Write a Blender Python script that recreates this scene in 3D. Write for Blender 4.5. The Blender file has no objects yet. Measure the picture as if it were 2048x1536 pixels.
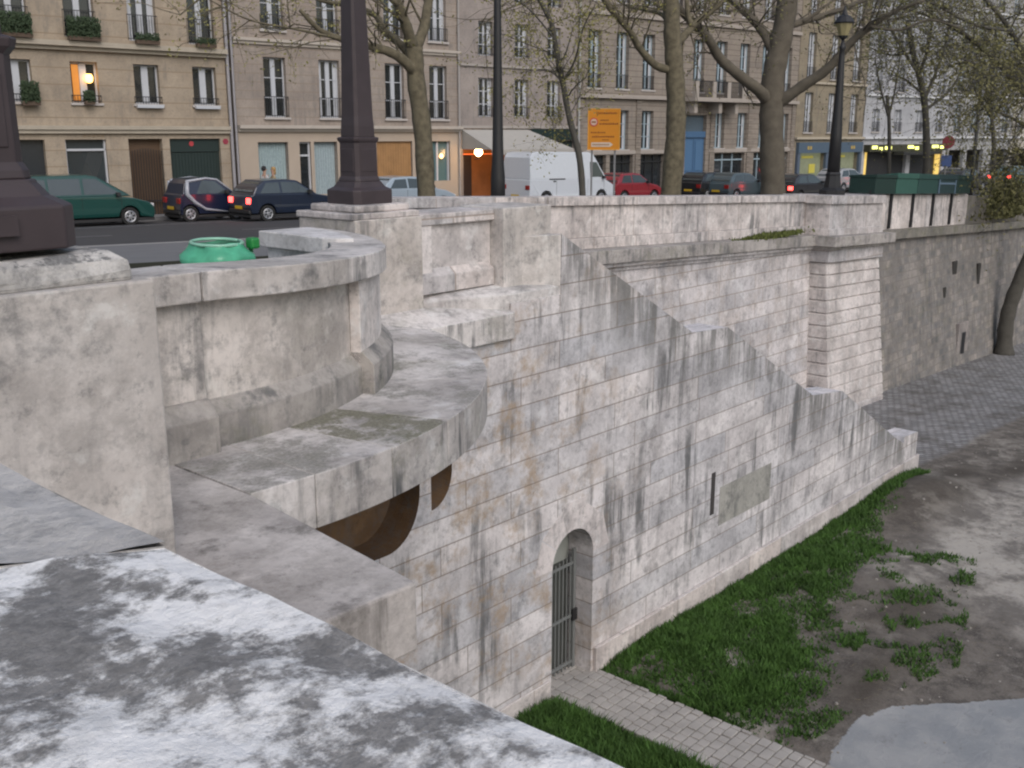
import bpy, bmesh, math, random
import numpy as np
from mathutils import Vector, Matrix
random.seed(7); rng = np.random.default_rng(7)
R = math.radians
scene = bpy.context.scene
# ------------------------------------------------------------------ camera, world, sun, exposure
# X runs along the quay (upstream), Y towards the houses, Z up; the camera is the origin
cd = bpy.data.cameras.new('camera'); cam = bpy.data.objects.new('camera', cd)
scene.collection.objects.link(cam); scene.camera = cam
cd.sensor_width = 36; cd.lens = 36*2060/2048; cd.clip_end = 600; cd.clip_start = .05
cam.location = (0, 0, 0); PITCH = 13.643; YAW = 41.5
cam.rotation_euler = (R(90-PITCH), 0, R(YAW-90))
w = bpy.data.worlds.new('World'); scene.world = w; w.use_nodes = True
nt = w.node_tree; bg = nt.nodes['Background']
sky = nt.nodes.new('ShaderNodeTexSky'); sky.sky_type = 'NISHITA'; sky.sun_disc = False
sky.sun_elevation = R(42); sky.sun_rotation = R(205); sky.dust_density = 3.0; sky.air_density = 1.3; sky.ozone_density = 1.5
hs = nt.nodes.new('ShaderNodeHueSaturation'); hs.inputs['Saturation'].default_value = .85
nt.links.new(sky.outputs[0], hs.inputs['Color']); nt.links.new(hs.outputs[0], bg.inputs[0]); bg.inputs[1].default_value = .09
sd = bpy.data.lights.new('sun', 'SUN'); so = bpy.data.objects.new('sun', sd); scene.collection.objects.link(so)
sd.energy = .75; sd.angle = R(40); sd.color = (1, .965, .955)
so.rotation_euler = (R(48), 0, R(-25))
scene.view_settings.view_transform = 'Standard'; scene.view_settings.look = 'None'
scene.view_settings.exposure = .54; scene.view_settings.gamma = 1
scene.render.engine = 'CYCLES'; scene.cycles.max_bounces = 5
scene.cycles.filter_width = 2.2

# ------------------------------------------------------------------ helpers
COL = scene.collection
def unit(v): return v/np.linalg.norm(v)
_a = R(YAW); _p = R(PITCH)
FWD = np.array([math.cos(_a)*math.cos(_p), math.sin(_a)*math.cos(_p), -math.sin(_p)])
RGT = np.array([math.sin(_a), -math.cos(_a), 0]); UPV = np.cross(RGT, FWD)
def ray(x, y): return RGT*(x-1024)/2060 - UPV*(y-768)/2060 + FWD
def at(x, y, D):          # point at D metres ahead
    d = ray(x, y); h = d[0]*math.cos(_a)+d[1]*math.sin(_a); return Vector(d*D/h)
def atv(x, y, v): d = ray(x, y); return Vector(d*(v/d[1]))
FA = R(-7.2); FD = np.array([math.cos(FA), math.sin(FA)]); FN = np.array([-FD[1], FD[0]])
P0 = np.array([24.985, 37.61])
def fac(s, n): p = P0+FD*s+FN*n; return float(p[0]), float(p[1])
def lane(x, n):           # facade coordinate s of image column x on the line n metres off the facades
    d = ray(x, 300)[:2]; t = (P0@FN+n)/(d@FN); return float((d*t-P0)@FD)
def gz(u, v):
    wgt = max(.3, 1-(v-12.4)*.7/22.6) if v > 12.4 else 1
    return min(-1.6, max(-3.55, -2.1-.04*(u-15.5)*wgt-.042*(v-12.4)))
def glow(u): return -7.3-.045*min(30, max(0, u-22))

class MB:
    def __init__(s): s.v = []; s.f = []; s.uv = []; s.mi = []; s.m = 0
    def vert(s, p): s.v.append(tuple(p)); return len(s.v)-1
    def face(s, pts, uv=None):
        i = len(s.v); s.v += [tuple(p) for p in pts]; s.f.append(list(range(i, i+len(pts)))); s.uv.append(uv); s.mi.append(s.m)
    def faces(s, vs, fs):
        i = len(s.v); s.v += [tuple(p) for p in vs]
        for f in fs: s.f.append([i+k for k in f]); s.uv.append(None); s.mi.append(s.m)
    def box(s, x0, x1, y0, y1, z0, z1):
        s.faces([(x0,y0,z0),(x1,y0,z0),(x1,y1,z0),(x0,y1,z0),(x0,y0,z1),(x1,y0,z1),(x1,y1,z1),(x0,y1,z1)],
                [(0,3,2,1),(4,5,6,7),(0,1,5,4),(1,2,6,5),(2,3,7,6),(3,0,4,7)])
    def prism(s, poly, z0, z1):   # poly ccw in xy
        n = len(poly); s.faces([(x,y,z0) for x,y in poly]+[(x,y,z1) for x,y in poly],
            [list(range(n))[::-1], list(range(n,2*n))]+[(i,(i+1)%n,n+(i+1)%n,n+i) for i in range(n)])
    def rings(s, rings, cap=True, close=True):
        n = len(rings[0]); vs = [p for r in rings for p in r]; fs = []
        for k in range(len(rings)-1):
            for i in range(n if close else n-1):
                j = (i+1) % n; fs.append((k*n+i, k*n+j, (k+1)*n+j, (k+1)*n+i))
        if cap: fs.append(list(range(n))[::-1]); fs.append([(len(rings)-1)*n+i for i in range(n)])
        s.faces(vs, fs)
    def lathe(s, prof, cx=0, cy=0, n=16, sq=False):
        rr = []
        for r, z in prof:
            if sq:
                c = r*.22
                pts = [(r-c,-r),(r,-r+c),(r,r-c),(r-c,r),(-r+c,r),(-r,r-c),(-r,-r+c),(-r+c,-r)]
                rr.append([(cx+a, cy+b, z) for a, b in pts])
            else: rr.append([(cx+r*math.cos(2*math.pi*k/n), cy+r*math.sin(2*math.pi*k/n), z) for k in range(n)])
        s.rings(rr)
    def tube(s, pts, rad, n=6):
        pts = [Vector(p) for p in pts]
        if not hasattr(rad, '__len__'): rad = [rad]*len(pts)
        rr = []; a = None
        for i, p in enumerate(pts):
            t = (pts[min(i+1, len(pts)-1)]-pts[max(i-1, 0)])
            if t.length < 1e-6: t = Vector((0,0,1))
            t.normalize()
            if a is None: a = t.orthogonal().normalized()
            else:
                a = a - t*a.dot(t)
                if a.length < 1e-4: a = t.orthogonal()
                a.normalize()
            b = t.cross(a)
            rr.append([p+(a*math.cos(2*math.pi*k/n)+b*math.sin(2*math.pi*k/n))*rad[i] for k in range(n)])
        s.rings(rr, cap=n > 3)
    def build(s, name, mats, parent=None, bevel=0, smooth=False, uvscale=1, drip=None):
        me = bpy.data.meshes.new(name); me.from_pydata(s.v, [], s.f); 
        if not isinstance(mats, (list, tuple)): mats = [mats]
        for m in mats: me.materials.append(m)
        me.update()
        if len(mats) > 1: me.polygons.foreach_set('material_index', s.mi)
        if len(s.f) < 60000:
            uvl = me.uv_layers.new(name='UVMap'); co = s.v
            for p in me.polygons:
                cu = s.uv[p.index]; nx, ny, nz = (abs(c) for c in p.normal)
                for k, li in enumerate(p.loop_indices):
                    if cu: uvl.data[li].uv = cu[k]; continue
                    x, y, z = co[me.loops[li].vertex_index]
                    uvl.data[li].uv = (x, y) if nz > .75 else ((x, z) if ny >= nx else (y, z))
        if smooth: me.polygons.foreach_set('use_smooth', [True]*len(me.polygons))
        o = bpy.data.objects.new(name, me); COL.objects.link(o)
        if parent: o.parent = parent
        if bevel:
            b = o.modifiers.new('bevel', 'BEVEL'); b.width = bevel; b.segments = 2; b.limit_method = 'ANGLE'; b.angle_limit = R(40)
        return o
def tag(o, label=None, cat=None, group=None, kind=None):
    if label: o['label'] = label
    if cat: o['category'] = cat
    if group: o['group'] = group
    if kind: o['kind'] = kind
    return o
def empty(name, loc, rz=0, **k):
    o = bpy.data.objects.new(name, None); COL.objects.link(o); o.location = loc; o.rotation_euler = (0,0,rz); o.empty_display_size = .2
    return tag(o, **k)
def share(name, src, parent, loc=(0,0,0)):
    o = bpy.data.objects.new(name, src); COL.objects.link(o); o.parent = parent; o.location = loc; return o

# ------------------------------------------------------------------ materials
def newmat(name):
    m = bpy.data.materials.new(name); m.use_nodes = True
    return m, m.node_tree, m.node_tree.nodes['Principled BSDF']
def plain(name, c, rough=.6, metal=0, emit=None, es=1, var=.12, alpha=None, spec=.5, nscale=9, coat=0):
    m, t, b = newmat(name)
    b.inputs['Roughness'].default_value = rough; b.inputs['Metallic'].default_value = metal
    b.inputs['Specular IOR Level'].default_value = spec
    if coat: b.inputs['Coat Weight'].default_value = coat; b.inputs['Coat Roughness'].default_value = .08
    g = t.nodes.new('ShaderNodeTexCoord'); n = t.nodes.new('ShaderNodeTexNoise')
    n.inputs['Scale'].default_value = nscale; n.inputs['Detail'].default_value = 5
    t.links.new(g.outputs['Object'], n.inputs['Vector'])
    mx = t.nodes.new('ShaderNodeMix'); mx.data_type = 'RGBA'
    mx.inputs[6].default_value = (*[x*(1-var) for x in c], 1); mx.inputs[7].default_value = (*[min(1, x*(1+var)) for x in c], 1)
    t.links.new(n.outputs[0], mx.inputs[0]); t.links.new(mx.outputs[2], b.inputs['Base Color'])
    if emit: b.inputs['Emission Color'].default_value = (*emit, 1); b.inputs['Emission Strength'].default_value = es
    if alpha is not None: b.inputs['Alpha'].default_value = alpha
    return m
class N:   # tiny node helper
    def __init__(s, t): s.t = t
    def n(s, kind, **kw):
        x = s.t.nodes.new('ShaderNode'+kind)
        for k, v in kw.items(): setattr(x, k, v)
        return x
    def l(s, a, b): s.t.links.new(a, b)
    def noise(s, vec, scale, detail=6, rough=.6, stretch=None, off=0):
        mp = s.n('Mapping'); mp.inputs['Scale'].default_value = stretch or (1,1,1); mp.inputs['Location'].default_value = (off, off*.7, off*.3)
        s.l(vec, mp.inputs[0]); x = s.n('TexNoise'); x.inputs['Scale'].default_value = scale
        x.inputs['Detail'].default_value = detail; x.inputs['Roughness'].default_value = rough
        s.l(mp.outputs[0], x.inputs['Vector']); return x.outputs[0]
    def ramp(s, v, lo, hi, a=0, b=1):
        x = s.n('MapRange'); x.interpolation_type = 'SMOOTHSTEP'; s.l(v, x.inputs[0])
        for i, k in enumerate((lo, hi, a, b)): x.inputs[i+1].default_value = k
        return x.outputs[0]
    def mul(s, a, b, op='MULTIPLY'):
        x = s.n('Math', operation=op); x.use_clamp = True
        for i, k in enumerate((a, b)):
            if isinstance(k, (int, float)): x.inputs[i].default_value = k
            else: s.l(k, x.inputs[i])
        return x.outputs[0]
    def mix(s, f, a, b, bt='MIX'):
        x = s.n('Mix'); x.data_type = 'RGBA'; x.blend_type = bt
        for i, k in ((0, f), (6, a), (7, b)):
            if isinstance(k, (int, float)): x.inputs[i].default_value = k
            elif isinstance(k, tuple): x.inputs[i].default_value = (*k, 1)
            else: s.l(k, x.inputs[i])
        return x.outputs[2]
def stone(name, light=(.60,.55,.52), mid=(.47,.42,.39), grime=(.115,.118,.122), streak=.5, blotch=.4, brown=0., top=.0,
          topc=(.17,.165,.16), moss=0., brick=None, mortar=(.30,.24,.20), bvar=.18, drip=0., seed=0, bump=.35, sscale=5, topscale=1.6, brx=(-99,99), topthr=.50, jmix=.7, pat=.48):
    m, t, b = newmat(name); k = N(t); geo = k.n('NewGeometry'); P = geo.outputs['Position']
    col = k.mix(k.ramp(k.noise(P, .9, 6, .65, off=seed), .35, .65), light, mid)
    col = k.mix(k.mul(k.ramp(k.noise(P, 14, 5, .7, off=seed), .45, .75), .35), col, grime)
    hgt = k.noise(P, 22, 6, .7, off=seed)
    col = k.mix(k.mul(k.ramp(k.noise(P, 1.7, 13, .74, off=seed+41), .47, .63), pat), col, tuple(x*.56 for x in mid))
    col = k.mix(k.mul(k.ramp(k.noise(P, 5.5, 10, .78, off=seed+51), .53, .66), pat), col, grime)
    col = k.mix(k.mul(k.ramp(k.noise(P, 2.9, 9, .7, off=seed+61), .54, .66), pat*.8), col, tuple(min(.8, x*1.22) for x in light))
    if brick:
        uv = k.n('TexCoord').outputs['UV']; bt = k.n('TexBrick'); k.l(uv, bt.inputs['Vector'])
        bt.offset = .43; bt.squash = .8; bt.squash_frequency = 3
        bt.inputs['Color1'].default_value = (1+bvar, 1+bvar*.8, 1+bvar*.65, 1); bt.inputs['Color2'].default_value = (1-bvar, 1-bvar*.9, 1-bvar*.75, 1)
        bt.inputs['Mortar'].default_value = (1,1,1,1); bt.inputs['Scale'].default_value = 1
        bt.inputs['Mortar Size'].default_value = brick[2]; bt.inputs['Mortar Smooth'].default_value = .3
        bt.inputs['Brick Width'].default_value = brick[0]; bt.inputs['Row Height'].default_value = brick[1]
        col = k.mix(1., col, bt.outputs['Color'], 'MULTIPLY')
    nz = k.n('SeparateXYZ'); k.l(geo.outputs['Normal'], nz.inputs[0]); side = k.ramp(nz.outputs[2], .5, .8, 1, 0)
    if streak:
        s1 = k.ramp(k.noise(P, sscale, 9, .68, stretch=(1,1,.12), off=seed+3), .47, .64)
        s2 = k.ramp(k.noise(P, .8, 4, .6, off=seed+8), .38, .62)
        col = k.mix(k.mul(k.mul(k.mul(s1, s2), streak), side), col, grime)
    if blotch:
        s3 = k.ramp(k.noise(P, 2.4, 9, .72, off=seed+5), .52, .66)
        col = k.mix(k.mul(s3, blotch), col, grime)
    if brown:
        s4 = k.ramp(k.noise(P, 1.5, 8, .7, off=seed+11), .47, .62)
        sx = k.n('SeparateXYZ'); k.l(P, sx.inputs[0])
        s4 = k.mul(s4, k.ramp(sx.outputs[0], brx[0], brx[1], 1, 0)); s4 = k.mul(s4, k.ramp(k.noise(P, 7, 6, .7, off=seed+31), .35, .6, .25, 1)); col = k.mix(k.mul(s4, brown), col, (.36,.255,.155))
    if drip:
        at_ = k.n('Attribute', attribute_name='drip'); dd = k.ramp(at_.outputs['Fac'], .0, 1.8, 1, 0)
        ns = k.noise(P, 4.2, 9, .7, stretch=(1,1,.10), off=seed+2)
        col = k.mix(k.mul(k.mul(k.mul(dd, dd), k.ramp(ns, .40, .58)), drip), col, (.15,.15,.145))
    if brick:
        col = k.mix(k.mul(bt.outputs['Fac'], jmix), col, mortar)
    if top:
        tn = k.mul(k.mul(k.noise(P, topscale, 14, .70, off=seed+1), .82), k.mul(k.noise(P, 34, 8, .75, off=seed+1), .18), 'ADD')
        tm = k.mul(k.ramp(tn, topthr-.02, topthr+.05), k.ramp(nz.outputs[2], .5, .8))
        tc = k.mix(k.ramp(k.noise(P, 45, 4, .8), .35, .65), topc, tuple(x*1.9 for x in topc))
        col = k.mix(k.mul(tm, top), col, tc)
    if moss:
        ms = k.mul(k.ramp(k.noise(P, 2.2, 8, .7, off=seed+21), .5, .66), moss)
        col = k.mix(ms, col, (.10,.11,.045))
    k.l(col, b.inputs['Base Color']); b.inputs['Roughness'].default_value = .92; b.inputs['Specular IOR Level'].default_value = .25
    bp = k.n('Bump'); bp.inputs['Strength'].default_value = bump; bp.inputs['Distance'].default_value = .02
    h = hgt
    if brick: h = k.mul(hgt, k.mul(1., bt.outputs['Fac'], 'SUBTRACT'))
    k.l(h, bp.inputs['Height']); k.l(bp.outputs[0], b.inputs['Normal'])
    return m

S_NEAR = stone('weathered_coping_stone', light=(.86,.85,.845), mid=(.74,.73,.73), blotch=.1, top=.9, topc=(.10,.096,.093), topscale=2.7, seed=4.6, bump=.5, topthr=.503, pat=.3)
S_NEAR2 = stone('grey_coping_stone', light=(.56,.54,.525), mid=(.43,.415,.405), blotch=.3, top=.4, topc=(.2,.2,.2), topscale=9, seed=14, bump=.7, topthr=.55)
S_PIER = stone('pier_stone', light=(0.708,0.667,0.638), mid=(.48,.445,.42), streak=.35, blotch=.55, seed=1, top=.2)
S_CURVE = stone('curved_wall_stone', light=(0.696,0.644,0.609), mid=(.47,.43,.40), streak=.6, blotch=.45, seed=2, top=.25, moss=.12)
S_BASE = stone('dirty_base_stone', light=(.44,.41,.385), mid=(.31,.29,.275), streak=.7, blotch=.8, seed=6, moss=.25)
S_LEDGE = stone('ledge_stone', light=(0.731,0.696,0.684), mid=(.45,.42,.405), streak=1., sscale=7, blotch=.3, top=.75, topc=(.175,.17,.155), topscale=1.3, seed=9, moss=.22)
S_WALL = stone('stair_wall_stone', light=(0.708,0.690,0.708), mid=(.51,.495,.51), streak=.9, blotch=.42, brick=(2.1,.345,.009), bvar=.17, jmix=.7, brown=.65, sscale=4.2, pat=.42, mortar=(.20,.16,.13), brx=(9.0,12.5), drip=.85, seed=3)
S_PLINTH = stone('plinth_stone', light=(0.673,0.632,0.615), mid=(.50,.46,.45), streak=.3, blotch=.3, brick=(1.4,.9,.01), seed=13)
S_QUAY = stone('quay_ashlar', light=(0.696,0.667,0.679), mid=(.51,.485,.49), streak=.45, blotch=.32, brick=(1.7,.36,.011), bvar=.12, jmix=.8, mortar=(.27,.22,.18), seed=17, brown=.2, brx=(20,40))
S_PARA = stone('parapet_stone', light=(0.696,0.655,0.644), mid=(.48,.445,.435), streak=.8, blotch=.4, top=.4, seed=19, brick=(1.45,3.2,.012))
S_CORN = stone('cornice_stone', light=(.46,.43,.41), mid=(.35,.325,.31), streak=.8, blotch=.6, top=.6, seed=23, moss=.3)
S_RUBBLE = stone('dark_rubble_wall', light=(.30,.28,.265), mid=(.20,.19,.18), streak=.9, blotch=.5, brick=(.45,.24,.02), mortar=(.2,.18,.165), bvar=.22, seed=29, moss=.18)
S_BROWN = stone('stained_brown_stone', light=(.20,.125,.07), mid=(.13,.08,.045), streak=.3, blotch=.3, seed=31)  # brown stained stone lining the wall recesses
IRON = plain('dark_cast_iron', (.052,.040,.044), rough=.48, var=.3, nscale=5, spec=.4)
BLACK = plain('black_iron', (.018,.018,.02), rough=.5)
GLASS = plain('dark_window_glass', (.022,.026,.03), rough=.06, spec=.9, var=.3, nscale=2)
WHITE = plain('white_window_paint', (.50,.52,.56), rough=.5, var=.06)
BLUEW = plain('grey_blue_window_paint', (.33,.42,.48), rough=.5)
ASPH = plain('asphalt', (.052,.052,.056), rough=.9, var=.25, nscale=1.5)
PAVE = plain('pavement_asphalt', (.165,.165,.17), rough=.9, var=.15, nscale=2)
KERB = plain('granite_kerb', (.30,.29,.28), rough=.9)
BARK1 = plain('plane_tree_bark', (.125,.108,.072), rough=.95, var=.8, nscale=8)
BARK2 = plain('dark_tree_bark', (.075,.07,.06), rough=.95, var=.4, nscale=6)
LEAF = plain('young_leaf', (.22,.205,.07), rough=.7, var=.4, nscale=2)
LEAFD = plain('dark_leaf', (.13,.13,.05), rough=.7, var=.45, nscale=2)
GRASSM = plain('grass_blade', (.050,.115,.018), rough=.8, var=.75, nscale=3.5)

# ------------------------------------------------------------------ near bridge parapet
br = empty('bridge_parapet', (0,0,-1.6), label='long pale stone bridge parapet in the foreground with lichen blotched coping', cat='parapet')
def P_(mb, name, mat, parent, bevel=.012, **k):    # world coordinate mesh parented to an empty
    off = Vector(parent.location) if parent else Vector((0,0,0))
    mb.v = [(a-off.x, b-off.y, c-off.z) for a, b, c in mb.v]
    uvs = None
    return mb.build(name, mat, parent, bevel=bevel, **k)
def slab_coping(y0, y1, x0, x1, zt, zb, s0=0, s1=0):
    mb = MB(); nx, ny = 16, 40
    # gently uneven top
    g = [[(x0+(x1-x0)*i/nx, y0+(y1-y0)*j/ny, zt+.004*math.sin(i*1.3+j*.7)+random.uniform(-.0015,.0015)) for i in range(nx+1)] for j in range(ny+1)]
    vs = [p for r in g for p in r]; mb.faces(vs, [(j*(nx+1)+i, j*(nx+1)+i+1, (j+1)*(nx+1)+i+1, (j+1)*(nx+1)+i) for j in range(ny) for i in range(nx)])
    for A, B in (((x1,y0),(x1,y1)),((x0,y1),(x0,y0)),((x0,y0),(x1,y0)),((x1,y1),(x0,y1))):
        mb.face([(A[0],A[1],zb),(B[0],B[1],zb),(B[0],B[1],zt-.002),(A[0],A[1],zt-.002)])
    mb.face([(x0,y0,zb),(x0,y1,zb),(x1,y1,zb),(x1,y0,zb)])
    mb.v = [(a, b+(x1-a)*(s0+(s1-s0)*(b-y0)/(y1-y0)), c) for a, b, c in mb.v]
    return mb
ZC = -.56; JV = 1.255
P_(slab_coping(-1.2,JV,.02,.685,ZC,ZC-.22,0,.55), 'coping', S_NEAR, br, bevel=0)
P_(slab_coping(JV+.006,4.35,.02,.69,ZC,ZC-.22,.55,0), 'coping', S_NEAR2, br, bevel=0)
mb = MB(); mb.box(.10,.60,-1.2,4.35,-1.6,ZC-.22); P_(mb, 'wall', S_PIER, br)
mb = MB(); mb.box(.05,1.05,-1.2,3.2,-2.35,-2.0); P_(mb, 'cornice', S_LEDGE, br)
# ------------------------------------------------------------------ pier 1 with its slab
p1 = empty('lamp_pier', (1.9,4.8,-2.0), label='big square stone pier at the left edge carrying the cropped lamp post', cat='pier')
def taper_box(mb, x0,x1,y0,y1,z0,z1): mb.box(x0,x1,y0,y1,z0,z1)
mb = MB(); mb.box(.9,2.43,4.33,5.62,-2.0,-.645); P_(mb, 'shaft', S_PIER, p1)
# rough plinth on pier 1
mb = MB(); n = 14
rg = []
for k, (z, g) in enumerate(((-.648,0),(-.60,.0),(-.54,.02),(-.515,.09))):
    ring = []
    for a, b in [(0,0),(.25,0),(.5,0),(.75,0),(1,0),(1,.25),(1,.5),(1,.75),(1,1),(.75,1),(.5,1),(.25,1),(0,1),(0,.75),(0,.5),(0,.25)]:
        x = 1.35+g+(1.02-2*g)*a; y = 4.38+g+(.98-2*g)*b
        ring.append((x+random.uniform(-.012,.012), y+random.uniform(-.012,.012), z+random.uniform(-.012,.012)*(k > 0)))
    rg.append(ring)
mb.rings(rg); P_(mb, 'plinth', stone('lichen_plinth', light=(.62,.60,.58), mid=(.45,.43,.41), blotch=.9, top=.9, topc=(.12,.12,.12), topscale=9, seed=41, bump=.9), p1, bevel=.02)
mb = MB(); mb.prism([(.9,3.24),(3.0,3.24),(3.187,4.78),(3.187,5.9),(.9,5.9)],-2.35,-2.003); P_(mb, 'base_slab', stone('slab_stone', light=(0.603,0.563,0.539), mid=(.39,.36,.345), grime=(.14,.13,.12), streak=.95, blotch=.75, top=.35, topc=(.2,.185,.17), topscale=1.1, seed=44), p1, bevel=.015)
mb = MB(); mb.box(.7,2.2,3.9,7.3,-8.6,-2.35); P_(mb, 'abutment', S_QUAY, p1)
# ------------------------------------------------------------------ round balcony corner
CX, CY = 3.65, 8.72
def arcpts(r, a0, a1, n): return [(CX+r*math.cos(R(a0+(a1-a0)*i/n)), CY+r*math.sin(R(a0+(a1-a0)*i/n))) for i in range(n+1)]
bal = empty('corner_balcony', (CX,CY,-2.0), label='rounded stone corner balcony wall with deep ledge between the two lamp piers', cat='balcony')
mb = MB(); AN = 30
outer = [(2.7,CY-3.90),(3.02,CY-3.90)]+arcpts(3.90,-90,-10,AN)
def sector(mb, ro, ri, a0, a1, z0, z1, n=5, gap=.0):
    o = arcpts(ro, a0+gap, a1-gap, n); i_ = arcpts(ri, a0+gap, a1-gap, n)
    vs = [(x,y,z0) for x,y in o+i_]+[(x,y,z1) for x,y in o+i_]; m = n+1; fs = []
    for k in range(n):
        fs += [(k, k+m, k+1+m, k+1), (2*m+k, 2*m+k+1, 3*m+k+1, 3*m+k), (k, k+1, 2*m+k+1, 2*m+k), (m+k+1, m+k, 3*m+k, 3*m+k+1)]
    fs += [(0, 2*m, 3*m, m), (n, m+n, 3*m+n, 2*m+n)]
    j = len(mb.v); mb.v += vs
    for f in fs:
        mb.f.append([j+q for q in f]); mb.mi.append(mb.m)
        if f[0] < m and f[1] == f[0]+1: mb.uv.append([(R(a0+(a1-a0)*(q % m)/n)*ro, vs[q][2]) for q in f])
        else: mb.uv.append(None)
angs = [-90,-80,-69,-50,-40,-24,-8]
S_LEDGE2 = stone('mossy_ledge_stone', light=(.70,.67,.655), mid=(.45,.42,.405), streak=1., sscale=7, blotch=.3, top=.92, topc=(.135,.13,.10), topscale=1.3, seed=9, moss=.35, topthr=.455)
def slope_in(o):      # ledge tops fall 15 cm outwards
    for v in o.data.vertices:
        if v.co.z > -.1:
            r = math.hypot(v.co.x, v.co.y) if v.co.x > 0 else abs(v.co.y)
            v.co.z += .15*min(1, max(0, (3.90-r)/.85))
def sector2(mb, rs, a0, a1, z0, z1, n, gap): 
    for ro, ri in zip(rs[:-1], rs[1:]): sector(mb, ro, ri, a0, a1, z0, z1, n, gap)
for ia, (a, b_) in enumerate(zip(angs[:-1], angs[1:])):
    mb.m = 1 if ia == 1 else 0
    def prof(t): zi = -2.0+.14*min(1, max(0, (t+48)/36)); return [(3.90,-2.35),(3.90,-2.0),(3.05,zi),(2.3,zi),(2.3,-2.35)]
    mb.rings([[(CX+r*math.cos(R(t)), CY+r*math.sin(R(t)), z) for r, z in prof(t)] for t in [a+.03+(b_-a-.06)*i/7 for i in range(8)]])
mb.m = 0; prof = [(3.90,-2.35),(3.90,-2.0),(3.05,-2.0),(2.3,-2.0),(2.3,-2.35)]
mb.rings([[(x,CY-r,z) for r,z in prof] for x in (3.19,CX-.003)])
P_(mb, 'ledge', [S_LEDGE, S_LEDGE2], bal, bevel=.008)
def zc(u, v): return -.83-.10*min(1.1, max(0, (u-3.6)/2.24))
mb = MB()
mb.box(2.2,CX,CY-2.90,CY-2.55,-1.75,-1.0); sector(mb, 2.90, 2.60, -90, 0, -1.75, -1.0, 48)
P_(mb, 'wall', S_CURVE, bal, bevel=0)
S_BAND = stone('clean_band_stone', light=(0.766,0.708,0.679), mid=(.58,.53,.505), streak=.3, blotch=.2, seed=55)
mb = MB(); mb.box(2.2,3.53,CY-2.96,CY-2.901,-1.749,-1.0); P_(mb, 'raised_band', S_CURVE, bal, bevel=.008)
mb = MB(); sector(mb, 2.99, 2.901, -60, 0, -1.749, -1.03, 30); P_(mb, 'raised_band', S_BAND, bal, bevel=.008)
def ringprof(mb, prof, a0, a1, n, xs=None):
    rr = [[(xs,CY-r,z) for r,z in prof]] if xs else []
    for i in range(n+1):
        a = R(a0+(a1-a0)*i/n); rr.append([(CX+r*math.cos(a), CY+r*math.sin(a), z) for r, z in prof])
    mb.rings(rr)
foot = [(2.45,-2.02),(2.99,-2.02),(2.99,-1.78),(2.905,-1.69),(2.45,-1.69)]
mb = MB(); ringprof(mb, foot, -90, 0, 40, 3.535)
P_(mb, 'foot_moulding', S_BASE, bal, bevel=.008)
foot2 = [(2.45,-2.019),(3.09,-2.019),(3.09,-1.76),(2.995,-1.66),(2.45,-1.66)]
mb = MB(); ringprof(mb, foot2, -60, 0, 26); P_(mb, 'foot_moulding', S_BASE, bal, bevel=.008)
mb = MB(); mb.rings([[(2.2,CY-r,z) for r,z in foot2],[(3.53,CY-r,z) for r,z in foot2]]); P_(mb, 'foot_moulding', S_BASE, bal, bevel=.008)
mb = MB(); cangs = [-90,-48,-20,0]
def csec(mb, a0, a1, n):
    pr_ = ((3.05,.19),(3.05,0),(2.58,0),(2.58,.19)); first = [[(3.50,CY-r,-.83-dz) for r, dz in pr_]] if a0 < -89 else []
    mb.rings(first+[[(CX+r*math.cos(R(t)), CY+r*math.sin(R(t)), zc(CX+3*math.cos(R(t)), 0)-dz) for r, dz in pr_] for t in [a0+(a1-a0)*i/n for i in range(n+1)]])
for a, b_ in zip(cangs[:-1], cangs[1:]): csec(mb, a+.04, b_-.04, 9)
mb.box(2.2,3.49,CY-3.05,CY-2.58,-1.02,-.83)
P_(mb, 'coping', stone('pale_coping', light=(0.742,0.696,0.673), mid=(.48,.445,.42), streak=.85, blotch=.6, top=.25, seed=61, topscale=2.5), bal, bevel=.010)
S_END = stone('end_block', light=(0.719,0.696,0.696), mid=(.54,.52,.51), streak=.4, blotch=.3, seed=63)
mb = MB(); ze = -.905
mb.prism([(5.86,8.45),(5.84,7.45),(5.88,7.3),(6.0,7.2)]+[(CX+2.8*math.cos(R(t)), CY+2.8*math.sin(R(t))) for t in (-30,-22,-14,-6)], ze-.15, ze); P_(mb, 'end_block', S_END, bal, bevel=.012)
mb = MB(); mb.box(5.92,6.3,7.4,8.4,-1.95,ze-.151); P_(mb, 'end_block_body', S_END, bal, bevel=.012)
# ------------------------------------------------------------------ pier 2
p2 = empty('lamp_pier', (7.285,8.615,-1.86), label='square stone pier with stepped top under the tall central lamp post', cat='pier')
mb = MB(); mb.box(6.82,7.75,8.15,9.08,-2.0,-.855)
P_(mb, 'shaft', stone('mossy_pier', light=(0.696,0.644,0.615), mid=(.47,.43,.40), streak=.6, blotch=.4, moss=.28, seed=66), p2, bevel=.014)
mb = MB(); mb.box(6.80,7.73,8.17,9.10,-.855,-.79); P_(mb, 'plinth', S_PARA, p2, bevel=.012)
mb = MB(); mb.box(6.90,7.66,8.24,8.98,-.79,-.715); P_(mb, 'plinth', S_PARA, p2, bevel=.02)
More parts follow.
